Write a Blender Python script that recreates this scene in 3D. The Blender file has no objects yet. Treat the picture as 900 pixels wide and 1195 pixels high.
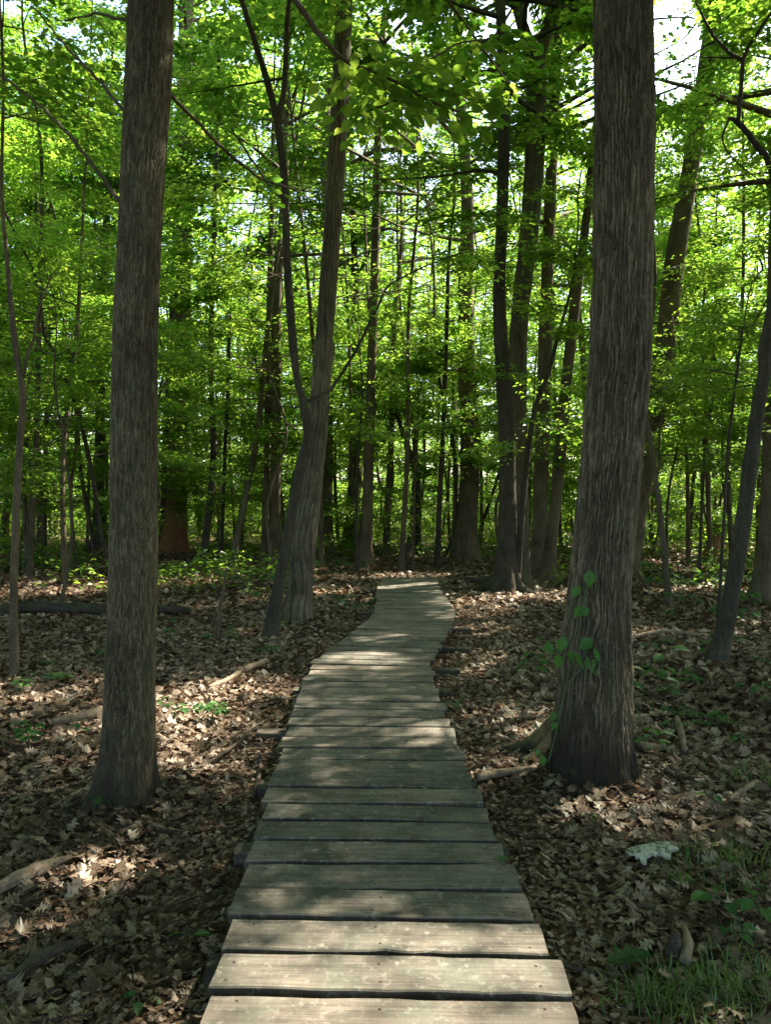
import bpy, math, random
import numpy as np
from mathutils import Vector

# ------------------------------------------------------------------ camera, sky, sun, exposure
SC = bpy.context.scene
COL = SC.collection
FPX = 937.0            # focal length in pixels of a 900 px wide frame
EYE = 1.8              # eye height over the forest floor
PITCH = math.atan(14.5 / FPX)

cam_d = bpy.data.cameras.new("camera")
cam = bpy.data.objects.new("camera", cam_d)
COL.objects.link(cam)
cam.location = (0, 0, EYE)
cam.rotation_euler = (math.radians(90) - PITCH, 0, 0)
cam_d.sensor_fit = 'HORIZONTAL'
cam_d.sensor_width = 36.0
cam_d.lens = FPX / 900.0 * 36.0
cam_d.clip_start = 0.05
cam_d.clip_end = 1000.0
SC.camera = cam

SUN_DIR = np.array([0.62, 0.44, 0.92]); SUN_DIR /= np.linalg.norm(SUN_DIR)   # towards the sun: high, ahead and to the right
SUN_EL = math.asin(SUN_DIR[2])
SUN_AZ = math.atan2(SUN_DIR[0], SUN_DIR[1])
world = bpy.data.worlds.new("World")
SC.world = world
world.use_nodes = True
wn = world.node_tree.nodes
bg = wn["Background"]
sky = wn.new("ShaderNodeTexSky")
sky.sky_type = 'NISHITA'
sky.sun_disc = False
sky.sun_elevation = SUN_EL
sky.sun_rotation = SUN_AZ
sky.dust_density = 2.5
world.node_tree.links.new(sky.outputs[0], bg.inputs[0])
bg.inputs[1].default_value = 0.15

sun_d = bpy.data.lights.new("sun", 'SUN')
sun_d.energy = 5.0
sun_d.angle = math.radians(0.55)
sun_d.color = (1.0, 0.89, 0.75)
sun = bpy.data.objects.new("sun", sun_d)
COL.objects.link(sun)
sun.rotation_euler = Vector(-SUN_DIR).to_track_quat('-Z', 'Y').to_euler()

SC.view_settings.view_transform = 'Standard'
SC.view_settings.look = 'None'
SC.view_settings.gamma = 1.0
SC.view_settings.use_curve_mapping = False
SC.view_settings.exposure = 2.3
SC.render.engine = 'CYCLES'
cy = SC.cycles
cy.max_bounces = 8
cy.diffuse_bounces = 6
cy.glossy_bounces = 2
cy.transmission_bounces = 4
cy.transparent_max_bounces = 4
cy.sample_clamp_indirect = 8.0
cy.caustics_reflective = False
cy.caustics_refractive = False
cy.use_denoising = True

# ------------------------------------------------------------------ helpers
RNG = np.random.default_rng(20240)

def hsh(ix, iy, seed):
    ix = ix.astype(np.int64) & 0xffffffff
    iy = iy.astype(np.int64) & 0xffffffff
    h = (ix * 374761393 + iy * 668265263 + seed * 974634777) & 0xffffffff
    h = ((h ^ (h >> 13)) * 1274126177) & 0xffffffff
    return ((h ^ (h >> 16)) & 0xffffff) / float(0xffffff)

def vnoise(x, y, seed=0, per=None):
    """value noise 0..1, periodic in x with integer period per"""
    x = np.asarray(x, float); y = np.asarray(y, float)
    x0 = np.floor(x); y0 = np.floor(y)
    fx = x - x0; fy = y - y0
    fx = fx * fx * (3 - 2 * fx); fy = fy * fy * (3 - 2 * fy)
    x1 = x0 + 1; y1 = y0 + 1
    if per:
        x0 = np.mod(x0, per); x1 = np.mod(x1, per)
    a = hsh(x0, y0, seed); b = hsh(x1, y0, seed); c = hsh(x0, y1, seed); d = hsh(x1, y1, seed)
    return (a * (1 - fx) + b * fx) * (1 - fy) + (c * (1 - fx) + d * fx) * fy

def fbm(x, y, seed=0, oct=3):
    s = 0; a = 0.5; n = 0
    for i in range(oct):
        s = s + a * vnoise(x * 2 ** i, y * 2 ** i, seed + i * 17); n += a; a *= 0.5
    return s / n

CP, SP = math.cos(PITCH), math.sin(PITCH)
def at(px, py, d):
    """point of the place that lies d metres ahead and shows at this spot of the photograph"""
    u = (px - 450.0) / FPX; v = (597.5 - py) / FPX
    fy, fz = CP + v * SP, -SP + v * CP
    k = d / fy
    return np.array([u * k, d, EYE + fz * k])

def on_ground(px, py, z=0.0):
    v = (597.5 - py) / FPX
    fy, fz = CP + v * SP, -SP + v * CP
    k = (z - EYE) / fz
    return np.array([(px - 450.0) / FPX * k, fy * k, z])

def to_px(P):
    rel = P - np.array([0, 0, EYE])
    dep = rel[:, 1] * CP - rel[:, 2] * SP
    up = rel[:, 1] * SP + rel[:, 2] * CP
    dd = np.where(np.abs(dep) < 1e-6, 1e-6, dep)
    return 450 + rel[:, 0] / dd * FPX, 597.5 - up / dd * FPX, dep

def mesh_from(name, V, F4=None, F3=None, smooth=False, tint=None, uv=None, mat_idx=None):
    """V n x 3, F4 m x 4, F3 k x 3"""
    me = bpy.data.meshes.new(name)
    V = np.asarray(V, np.float32)
    me.vertices.add(len(V)); me.vertices.foreach_set("co", V.ravel())
    loops = []; starts = []; off = 0
    for F in (F4, F3):
        if F is None or len(F) == 0: continue
        F = np.asarray(F, np.int32)
        loops.append(F.ravel()); k = F.shape[1]
        starts.append(off + np.arange(len(F), dtype=np.int32) * k); off += F.size
    L = np.concatenate(loops); S = np.concatenate(starts)
    me.loops.add(len(L)); me.loops.foreach_set("vertex_index", L)
    me.polygons.add(len(S)); me.polygons.foreach_set("loop_start", S)
    if mat_idx is not None: me.polygons.foreach_set("material_index", np.asarray(mat_idx, np.int32))
    me.polygons.foreach_set("use_smooth", np.full(len(S), bool(smooth)))
    me.update(calc_edges=True)
    if tint is not None:
        a = me.attributes.new("tint", 'FLOAT', 'POINT'); a.data.foreach_set("value", np.asarray(tint, np.float32))
    if uv is not None:
        a = me.attributes.new("grain", 'FLOAT_VECTOR', 'POINT'); a.data.foreach_set("vector", np.asarray(uv, np.float32).ravel())
    return me

def obj(name, me, mats, parent=None, loc=(0, 0, 0)):
    for m in (mats if isinstance(mats, (list, tuple)) else [mats]): me.materials.append(m)
    o = bpy.data.objects.new(name, me); COL.objects.link(o)
    o.location = loc
    if parent is not None: o.parent = parent
    return o

def thing(name, label, cat, loc=(0, 0, 0), group=None):
    o = bpy.data.objects.new(name, None); COL.objects.link(o)
    o.empty_display_size = 0.1
    o.location = loc
    return tag(o, label, cat, group)

def tag(o, label, cat, group=None):
    o["label"] = label; o["category"] = cat
    if group: o["group"] = group
    return o

class MB:
    """collects vertices and faces for one mesh"""
    def __init__(s): s.V = []; s.F4 = []; s.F3 = []; s.T = []; s.n = 0; s.U = []; s.M4 = []; s.M3 = []
    def add(s, V, F4=None, F3=None, tint=0.5, uv=None, mat=0):
        V = np.asarray(V, float)
        s.V.append(V); s.T.append(np.broadcast_to(np.asarray(tint, float), (len(V),)))
        s.U.append(np.zeros((len(V), 3)) if uv is None else np.asarray(uv, float))
        if F4 is not None and len(F4):
            s.F4.append(np.asarray(F4) + s.n); s.M4.append(np.full(len(F4), mat))
        if F3 is not None and len(F3):
            s.F3.append(np.asarray(F3) + s.n); s.M3.append(np.full(len(F3), mat))
        s.n += len(V)
    def mesh(s, name, smooth=False, uv=False, off=None):
        V = np.concatenate(s.V)
        if off is not None: V = V - np.asarray(off)
        mi = np.concatenate(s.M4 + s.M3)
        return mesh_from(name, V, np.concatenate(s.F4) if s.F4 else None, np.concatenate(s.F3) if s.F3 else None,
                         smooth, np.concatenate(s.T), np.concatenate(s.U) if uv else None, mi)

def resample(P, step):
    """Catmull-Rom through P (n x k), resampled about every step metres (first three columns are the position)"""
    P = np.asarray(P, float)
    Q = np.vstack([2 * P[0] - P[1], P, 2 * P[-1] - P[-2]])
    out = []
    for i in range(1, len(Q) - 2):
        p0, p1, p2, p3 = Q[i - 1], Q[i], Q[i + 1], Q[i + 2]
        n = max(1, int(math.ceil(np.linalg.norm((p2 - p1)[:3]) / step)))
        t = (np.arange(n) / n)[:, None]
        out.append(0.5 * (2 * p1 + (p2 - p0) * t + (2 * p0 - 5 * p1 + 4 * p2 - p3) * t ** 2 + (3 * p1 - p0 - 3 * p2 + p3) * t ** 3))
    out.append(P[-1:])
    return np.vstack(out)

def tube(P, R, n=8, disp=None, cap=True):
    """tube round polyline P with radii R; disp(theta, arclength, radius) adds to the radius"""
    P = np.asarray(P, float); R = np.asarray(R, float); m = len(P)
    T = np.gradient(P, axis=0); T /= np.linalg.norm(T, axis=1)[:, None] + 1e-12
    a = np.array([1.0, 0, 0]) if abs(T[0][0]) < 0.9 else np.array([0, 1.0, 0])
    N = np.zeros_like(P); nprev = a - T[0] * a.dot(T[0]); nprev /= np.linalg.norm(nprev)
    for i in range(m):
        v = nprev - T[i] * nprev.dot(T[i]); v /= np.linalg.norm(v) + 1e-12; N[i] = v; nprev = v
    B = np.cross(T, N)
    th = np.arange(n) / n * 2 * math.pi
    s = np.concatenate([[0], np.cumsum(np.linalg.norm(np.diff(P, axis=0), axis=1))])
    rr = np.repeat(R[:, None], n, 1)
    if disp is not None: rr = rr + disp(th[None, :], s[:, None], R[:, None])
    V = P[:, None, :] + rr[:, :, None] * (np.cos(th)[None, :, None] * N[:, None, :] + np.sin(th)[None, :, None] * B[:, None, :])
    V = V.reshape(-1, 3)
    i = np.arange(m - 1)[:, None] * n; j = np.arange(n)[None, :]; j2 = (j + 1) % n
    F = np.stack([i + j, i + j2, i + n + j2, i + n + j], -1).reshape(-1, 4)
    F3 = None
    if cap:
        V = np.vstack([V, P[0], P[-1]]); c0, c1 = m * n, m * n + 1
        jj = np.arange(n); k = (jj + 1) % n
        F3 = np.vstack([np.stack([np.full(n, c0), k, jj], -1), np.stack([np.full(n, c1), (m - 1) * n + jj, (m - 1) * n + k], -1)])
    return V, F, F3

# ------------------------------------------------------------------ materials
def mat(name):
    m = bpy.data.materials.new(name); m.use_nodes = True
    nt = m.node_tree
    for n in list(nt.nodes): nt.nodes.remove(n)
    out = nt.nodes.new("ShaderNodeOutputMaterial")
    return m, nt, out

def ramp(nt, stops):
    r = nt.nodes.new("ShaderNodeValToRGB"); e = r.color_ramp.elements
    while len(e) < len(stops): e.new(0.5)
    for k, (p, c) in zip(e, stops): k.position = p; k.color = (*c, 1)
    return r

def noise(nt, vec, scale, detail=3, rough=0.55, dist=0.0):
    n = nt.nodes.new("ShaderNodeTexNoise")
    n.inputs["Scale"].default_value = scale; n.inputs["Detail"].default_value = detail
    n.inputs["Roughness"].default_value = rough; n.inputs["Distortion"].default_value = dist
    if vec is not None: nt.links.new(vec, n.inputs["Vector"])
    return n

def mapping(nt, src, scale):
    m = nt.nodes.new("ShaderNodeMapping"); m.inputs["Scale"].default_value = scale
    nt.links.new(src, m.inputs["Vector"]); return m.outputs[0]

def mix(nt, fac, a, b, blend='MIX'):
    m = nt.nodes.new("ShaderNodeMix"); m.data_type = 'RGBA'; m.blend_type = blend
    for s, v in ((m.inputs[0], fac), (m.inputs[6], a), (m.inputs[7], b)):
        if isinstance(v, (int, float)): s.default_value = v
        elif isinstance(v, tuple): s.default_value = (*v, 1)
        else: nt.links.new(v, s)
    return m.outputs[2]

def attr(nt, name):
    a = nt.nodes.new("ShaderNodeAttribute"); a.attribute_name = name; return a

def leaf_mat(name, stops_d, stops_t, tfac=0.5, gloss=0.06, blotch=False):
    m, nt, out = mat(name)
    t = attr(nt, "tint").outputs["Fac"]
    rd = ramp(nt, stops_d); rt = ramp(nt, stops_t)
    nt.links.new(t, rd.inputs[0]); nt.links.new(t, rt.inputs[0])
    d = nt.nodes.new("ShaderNodeBsdfDiffuse"); tr = nt.nodes.new("ShaderNodeBsdfTranslucent")
    g = nt.nodes.new("ShaderNodeBsdfGlossy"); g.inputs["Roughness"].default_value = 0.42
    g.inputs["Color"].default_value = (0.8, 0.9, 0.8, 1)
    cd = rd.outputs[0]
    if blotch:
        tc = nt.nodes.new("ShaderNodeTexCoord").outputs["Object"]
        nb = noise(nt, tc, 45, 5, 0.7); rb = ramp(nt, [(0.34, (0.45, 0.42, 0.40)), (0.52, (1, 1, 1)), (0.72, (1.3, 1.25, 1.15))]); nt.links.new(nb.outputs[0], rb.inputs[0])
        cd = mix(nt, 1.0, cd, rb.outputs[0], 'MULTIPLY')
        nf = noise(nt, tc, 160, 4, 0.7)
        bm = nt.nodes.new("ShaderNodeBump"); bm.inputs["Strength"].default_value = 0.8; bm.inputs["Distance"].default_value = 0.006
        nt.links.new(nf.outputs[0], bm.inputs["Height"]); nt.links.new(bm.outputs[0], d.inputs["Normal"])
    nt.links.new(cd, d.inputs[0]); nt.links.new(rt.outputs[0], tr.inputs[0])
    a = nt.nodes.new("ShaderNodeMixShader"); a.inputs[0].default_value = tfac
    nt.links.new(d.outputs[0], a.inputs[1]); nt.links.new(tr.outputs[0], a.inputs[2])
    b = nt.nodes.new("ShaderNodeMixShader"); b.inputs[0].default_value = gloss
    nt.links.new(a.outputs[0], b.inputs[1]); nt.links.new(g.outputs[0], b.inputs[2])
    nt.links.new(b.outputs[0], out.inputs[0])
    return m

M_LEAF = leaf_mat("green_leaf",
    [(0, (0.034, 0.095, 0.014)), (0.5, (0.070, 0.145, 0.020)), (1, (0.135, 0.215, 0.035))],
    [(0, (0.130, 0.370, 0.025)), (0.5, (0.300, 0.520, 0.045)), (1, (0.540, 0.690, 0.090))], 0.52, 0.035)
M_HERB = leaf_mat("herb_leaf",
    [(0, (0.028, 0.085, 0.026)), (1, (0.070, 0.155, 0.038))],
    [(0, (0.050, 0.190, 0.035)), (1, (0.130, 0.310, 0.045))], 0.35, 0.02)
M_GRASS = leaf_mat("grass_blade",
    [(0, (0.05, 0.12, 0.025)), (1, (0.14, 0.21, 0.05))],
    [(0, (0.10, 0.26, 0.03)), (1, (0.26, 0.38, 0.06))], 0.35, 0.05)
M_DRY = leaf_mat("dry_leaf",
    [(0, (0.055, 0.037, 0.025)), (0.3, (0.128, 0.088, 0.060)), (0.6, (0.210, 0.154, 0.110)), (0.85, (0.29, 0.226, 0.168)), (1, (0.39, 0.32, 0.245))],
    [(0, (0.05, 0.03, 0.01)), (1, (0.30, 0.17, 0.07))], 0.12, 0.03, True)

def bark_mat(name, dark, mid, light, sc=28.0, stretch=0.14, bump=0.5, moss=0.0, base_tint=None, base_h=2.0):
    m, nt, out = mat(name)
    tc = nt.nodes.new("ShaderNodeTexCoord").outputs["Object"]
    v = mapping(nt, tc, (1, 1, stretch))
    n1 = noise(nt, v, sc, 5, 0.65, 0.4)
    n2 = noise(nt, mapping(nt, tc, (1, 1, 0.5)), 3.2, 4, 0.6)
    n3 = noise(nt, tc, 60, 2, 0.6)
    r = ramp(nt, [(0.33, dark), (0.50, mid), (0.68, light)])
    nf = noise(nt, mapping(nt, tc, (1, 1, 0.3)), sc * 3.6, 3, 0.65)
    m1 = nt.nodes.new("ShaderNodeMath"); m1.operation = 'MULTIPLY_ADD'; m1.inputs[1].default_value = 0.40; m1.inputs[2].default_value = 0.0
    nt.links.new(n1.outputs[0], m1.inputs[0])
    m2 = nt.nodes.new("ShaderNodeMath"); m2.operation = 'MULTIPLY_ADD'; m2.inputs[1].default_value = 0.35
    nt.links.new(nf.outputs[0], m2.inputs[0]); nt.links.new(m1.outputs[0], m2.inputs[2])
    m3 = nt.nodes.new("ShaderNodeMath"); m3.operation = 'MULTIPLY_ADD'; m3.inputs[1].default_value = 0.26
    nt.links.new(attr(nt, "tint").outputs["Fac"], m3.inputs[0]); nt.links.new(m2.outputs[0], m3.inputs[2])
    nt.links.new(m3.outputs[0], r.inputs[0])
    r2 = ramp(nt, [(0.35, (0.62, 0.62, 0.60)), (0.65, (1.22, 1.20, 1.16))]); nt.links.new(n2.outputs[0], r2.inputs[0])
    c = mix(nt, 1.0, r.outputs[0], r2.outputs[0], 'MULTIPLY')
    r3 = ramp(nt, [(0.62, (0, 0, 0)), (0.72, (1, 1, 1))]); nt.links.new(n3.outputs[0], r3.inputs[0])
    c = mix(nt, r3.outputs[0], c, mix(nt, 0.5, c, (0.22, 0.23, 0.20)))
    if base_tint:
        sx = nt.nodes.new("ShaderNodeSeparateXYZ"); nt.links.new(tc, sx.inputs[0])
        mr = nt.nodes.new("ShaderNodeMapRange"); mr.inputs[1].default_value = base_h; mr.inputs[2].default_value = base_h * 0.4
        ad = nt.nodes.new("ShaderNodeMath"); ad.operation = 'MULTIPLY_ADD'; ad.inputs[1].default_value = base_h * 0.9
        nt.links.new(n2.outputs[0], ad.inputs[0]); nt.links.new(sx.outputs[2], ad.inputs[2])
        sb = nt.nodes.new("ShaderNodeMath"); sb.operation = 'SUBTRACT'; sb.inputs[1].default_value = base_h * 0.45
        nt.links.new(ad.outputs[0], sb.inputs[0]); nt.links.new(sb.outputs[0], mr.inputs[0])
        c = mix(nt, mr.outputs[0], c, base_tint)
    if moss > 0:
        n4 = noise(nt, tc, 7, 4, 0.7)
        r4 = ramp(nt, [(0.62 - moss * 0.3, (0, 0, 0)), (0.80 - moss * 0.2, (0.8, 0.8, 0.8))]); nt.links.new(n4.outputs[0], r4.inputs[0])
        c = mix(nt, r4.outputs[0], c, (0.06, 0.085, 0.04))
    p = nt.nodes.new("ShaderNodeBsdfPrincipled"); p.inputs["Roughness"].default_value = 0.92
    p.inputs["Specular IOR Level"].default_value = 0.2
    nt.links.new(c, p.inputs["Base Color"])
    b = nt.nodes.new("ShaderNodeBump"); b.inputs["Strength"].default_value = min(1.0, bump * 1.4); b.inputs["Distance"].default_value = 0.016
    nt.links.new(m2.outputs[0], b.inputs["Height"]); nt.links.new(b.outputs[0], p.inputs["Normal"])
    nt.links.new(p.outputs[0], out.inputs[0])
    return m

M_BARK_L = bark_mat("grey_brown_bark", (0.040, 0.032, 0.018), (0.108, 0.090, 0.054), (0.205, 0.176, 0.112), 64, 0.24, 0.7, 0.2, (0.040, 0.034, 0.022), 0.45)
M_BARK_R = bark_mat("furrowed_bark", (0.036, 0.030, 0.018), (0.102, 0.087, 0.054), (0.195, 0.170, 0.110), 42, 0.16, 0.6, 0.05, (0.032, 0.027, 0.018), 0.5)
M_BARK_S = bark_mat("shaggy_bark", (0.032, 0.027, 0.017), (0.088, 0.077, 0.050), (0.170, 0.152, 0.105), 24, 0.08, 0.8, 0.05)
M_BARK_D = bark_mat("dark_bark", (0.020, 0.018, 0.013), (0.050, 0.045, 0.033), (0.10, 0.091, 0.070), 30, 0.12, 0.6)
M_BARK_B = bark_mat("brown_bark", (0.045, 0.036, 0.023), (0.110, 0.088, 0.058), (0.19, 0.158, 0.110), 24, 0.13, 0.7)
M_BARK_RED = bark_mat("red_brown_bark", (0.05, 0.035, 0.025), (0.12, 0.085, 0.06), (0.19, 0.15, 0.11), 24, 0.13, 0.7, 0, (0.23, 0.100, 0.052), 2.6)
M_MOSSY = bark_mat("mossy_root", (0.030, 0.026, 0.016), (0.060, 0.054, 0.032), (0.10, 0.09, 0.06), 26, 0.6, 0.7, 0.7)
M_DEAD = bark_mat("dead_wood", (0.10, 0.075, 0.05), (0.24, 0.19, 0.135), (0.40, 0.34, 0.26), 26, 1.0, 0.4)
M_ROT = bark_mat("rotten_wood", (0.025, 0.02, 0.015), (0.07, 0.055, 0.042), (0.15, 0.125, 0.10), 22, 1.0, 0.7, 0.2)

def lichen_mat():
    m, nt, out = mat("lichen_bark")
    tc = nt.nodes.new("ShaderNodeTexCoord").outputs["Object"]
    n = noise(nt, tc, 34, 6, 0.75)
    r = ramp(nt, [(0.42, (0.06, 0.06, 0.045)), (0.48, (0.36, 0.39, 0.30)), (0.65, (0.52, 0.54, 0.45))])
    nt.links.new(n.outputs[0], r.inputs[0])
    p = nt.nodes.new("ShaderNodeBsdfPrincipled"); p.inputs["Roughness"].default_value = 0.95
    nt.links.new(r.outputs[0], p.inputs["Base Color"])
    b = nt.nodes.new("ShaderNodeBump"); b.inputs["Strength"].default_value = 0.8; b.inputs["Distance"].default_value = 0.01
    nt.links.new(n.outputs[0], b.inputs["Height"]); nt.links.new(b.outputs[0], p.inputs["Normal"])
    nt.links.new(p.outputs[0], out.inputs[0]); return m
M_LICHEN = lichen_mat()

def wood_mat(name, dark, light, green=0.5):
    m, nt, out = mat(name)
    g = attr(nt, "grain").outputs["Vector"]; t = attr(nt, "tint").outputs["Fac"]
    v1 = mapping(nt, g, (1.2, 26, 26)); n1 = noise(nt, v1, 2.2, 5, 0.65, 0.6)       # grain along the board
    v2 = mapping(nt, g, (1, 1, 1)); n2 = noise(nt, v2, 3.4, 4, 0.6)                 # blotches
    v3 = mapping(nt, g, (90, 5, 5)); n3 = noise(nt, v3, 1.0, 4, 0.7, 0.5)               # saw marks across the board
    n4 = noise(nt, g, 26, 4, 0.75)                                                  # flecks of lichen
    r = ramp(nt, [(0.28, dark), (0.5, tuple((a + b) / 2 for a, b in zip(dark, light))), (0.75, light)])
    nt.links.new(n1.outputs[0], r.inputs[0])
    rt = ramp(nt, [(0, (0.62, 0.66, 0.62)), (0.5, (0.94, 0.95, 0.93)), (1, (1.20, 1.14, 1.07))]); nt.links.new(t, rt.inputs[0])
    c = mix(nt, 1.0, r.outputs[0], rt.outputs[0], 'MULTIPLY')
    rb = ramp(nt, [(0.38, (0.34, 0.36, 0.34)), (0.60, (1, 1, 1))]); nt.links.new(n2.outputs[0], rb.inputs[0])
    c = mix(nt, 0.8, c, mix(nt, 1.0, c, rb.outputs[0], 'MULTIPLY'))
    rg = ramp(nt, [(0.45, (0, 0, 0)), (0.75, (green, green, green))])
    n5 = noise(nt, v2, 6.5, 3, 0.6); nt.links.new(n5.outputs[0], rg.inputs[0])
    c = mix(nt, rg.outputs[0], c, (0.125, 0.142, 0.105))
    rs = ramp(nt, [(0.35, (0.92, 0.92, 0.92)), (0.65, (1.04, 1.04, 1.04))]); nt.links.new(n3.outputs[0], rs.inputs[0])
    c = mix(nt, 1.0, c, rs.outputs[0], 'MULTIPLY')
    rf = ramp(nt, [(0.54, (0, 0, 0)), (0.70, (0.5, 0.5, 0.5))]); nt.links.new(n4.outputs[0], rf.inputs[0])
    c = mix(nt, rf.outputs[0], c, (0.34, 0.32, 0.265))
    p = nt.nodes.new("ShaderNodeBsdfPrincipled"); p.inputs["Roughness"].default_value = 0.85
    p.inputs["Specular IOR Level"].default_value = 0.25
    nt.links.new(c, p.inputs["Base Color"])
    ad = nt.nodes.new("ShaderNodeMath"); ad.operation = 'MULTIPLY_ADD'; ad.inputs[1].default_value = 0.45
    nt.links.new(n3.outputs[0], ad.inputs[0]); nt.links.new(n1.outputs[0], ad.inputs[2])
    b = nt.nodes.new("ShaderNodeBump"); b.inputs["Strength"].default_value = 0.45; b.inputs["Distance"].default_value = 0.004
    nt.links.new(ad.outputs[0], b.inputs["Height"]); nt.links.new(b.outputs[0], p.inputs["Normal"])
    nt.links.new(p.outputs[0], out.inputs[0])
    return m
M_DECK = wood_mat("weathered_board", (0.086, 0.078, 0.064), (0.275, 0.236, 0.195), 0.62)
M_BEAM = wood_mat("dark_timber", (0.05, 0.042, 0.032), (0.13, 0.108, 0.08), 0.3)

def plain(name, col, rough=0.6, metal=0.0):
    m, nt, out = mat(name)
    tc = nt.nodes.new("ShaderNodeTexCoord").outputs["Object"]
    n = noise(nt, tc, 40, 3); r = ramp(nt, [(0.3, tuple(c * 0.6 for c in col)), (0.7, col)]); nt.links.new(n.outputs[0], r.inputs[0])
    p = nt.nodes.new("ShaderNodeBsdfPrincipled"); p.inputs["Roughness"].default_value = rough; p.inputs["Metallic"].default_value = metal
    nt.links.new(r.outputs[0], p.inputs["Base Color"]); nt.links.new(p.outputs[0], out.inputs[0]); return m
M_NAIL = plain("rusty_nail", (0.06, 0.035, 0.025), 0.7, 0.4)
M_VINE = leaf_mat("vine_leaf", [(0, (0.035, 0.12, 0.03)), (1, (0.085, 0.21, 0.04))], [(0, (0.08, 0.28, 0.03)), (1, (0.2, 0.44, 0.05))], 0.4, 0.015)
M_STEM = plain("green_stem", (0.07, 0.12, 0.04), 0.7)

def ground_mat():
    m, nt, out = mat("forest_soil")
    tc = nt.nodes.new("ShaderNodeTexCoord").outputs["Object"]
    vo = nt.nodes.new("ShaderNodeTexVoronoi"); vo.inputs["Scale"].default_value = 14; vo.inputs["Randomness"].default_value = 1
    nw = noise(nt, tc, 9, 3); nt.links.new(mix(nt, 0.12, tc, nw.outputs["Color"]), vo.inputs["Vector"])
    n1 = noise(nt, tc, 30, 5, 0.7); n2 = noise(nt, tc, 0.7, 4, 0.6)
    sp = nt.nodes.new("ShaderNodeSeparateColor"); nt.links.new(vo.outputs["Color"], sp.inputs[0])
    r = ramp(nt, [(0.0, (0.045, 0.028, 0.018)), (0.4, (0.10, 0.062, 0.038)), (0.75, (0.17, 0.112, 0.07)), (1, (0.27, 0.19, 0.13))])
    nt.links.new(sp.outputs[0], r.inputs[0])
    r1 = ramp(nt, [(0.3, (0.6, 0.6, 0.6)), (0.7, (1.15, 1.12, 1.1))]); nt.links.new(n1.outputs[0], r1.inputs[0])
    c = mix(nt, 1.0, r.outputs[0], r1.outputs[0], 'MULTIPLY')
    r2 = ramp(nt, [(0.35, (0.7, 0.7, 0.68)), (0.65, (1.1, 1.08, 1.05))]); nt.links.new(n2.outputs[0], r2.inputs[0])
    c = mix(nt, 1.0, c, r2.outputs[0], 'MULTIPLY')
    p = nt.nodes.new("ShaderNodeBsdfPrincipled"); p.inputs["Roughness"].default_value = 0.95
    p.inputs["Specular IOR Level"].default_value = 0.15
    nt.links.new(c, p.inputs["Base Color"])
    b = nt.nodes.new("ShaderNodeBump"); b.inputs["Strength"].default_value = 0.9; b.inputs["Distance"].default_value = 0.03
    h = nt.nodes.new("ShaderNodeMath"); h.operation = 'ADD'
    nt.links.new(vo.outputs["Distance"], h.inputs[0]); nt.links.new(n1.outputs[0], h.inputs[1])
    nt.links.new(h.outputs[0], b.inputs["Height"]); nt.links.new(b.outputs[0], p.inputs["Normal"])
    nt.links.new(p.outputs[0], out.inputs[0]); return m
M_SOIL = ground_mat()

# ------------------------------------------------------------------ the boardwalk's line and the ground
DECK_Z = 0.2
PATH = np.array([(0.075, 0.6), (0.045, 1.6), (0.013, 2.45), (-0.045, 3.9), (-0.105, 5.7), (-0.150, 7.3), (-0.06, 8.35),
                 (0.14, 9.5), (0.33, 10.6), (0.41, 11.6), (0.41, 13.0), (0.42, 14.4), (0.50, 16.6)])
PATH3 = resample(np.c_[PATH, np.zeros(len(PATH))], 0.02)
def path_x(y): return np.interp(y, PATH3[:, 1], PATH3[:, 0])

def gz(x, y):
    """height of the forest floor"""
    x = np.asarray(x, float); y = np.asarray(y, float)
    z = (fbm(x * 0.35 + 40, y * 0.35 + 9, 3, 3) - 0.5) * 0.22 + (fbm(x * 1.6, y * 1.6, 8, 2) - 0.5) * 0.06
    dx = np.abs(x - path_x(np.clip(y, 0.6, 16.6)))
    near = np.clip((dx - 0.6) / 1.2, 0, 1) * 0.9 + 0.1
    far = np.clip((y - 17) / 4, 0, 1)
    return z * np.maximum(near, far) + 0.012 * np.clip(np.hypot(x, y) - 22, 0, 60)

ax = np.concatenate([-np.geomspace(220, 9, 34), np.linspace(-8.8, 8.8, 160), np.geomspace(9, 220, 34)])
ay = np.concatenate([-np.geomspace(120, 3, 18), np.linspace(-2.8, 20, 200), np.geomspace(20.2, 260, 50)])
GX, GY = np.meshgrid(ax, ay)
GV = np.c_[GX.ravel(), GY.ravel(), gz(GX, GY).ravel()]
nx_, ny_ = len(ax), len(ay)
ii = (np.arange(ny_ - 1)[:, None] * nx_ + np.arange(nx_ - 1)[None, :]).ravel()
go = obj("forest_ground", mesh_from("forest_ground", GV, np.stack([ii, ii + 1, ii + nx_ + 1, ii + nx_], -1), smooth=True), M_SOIL)
go["kind"] = "structure"

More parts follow.
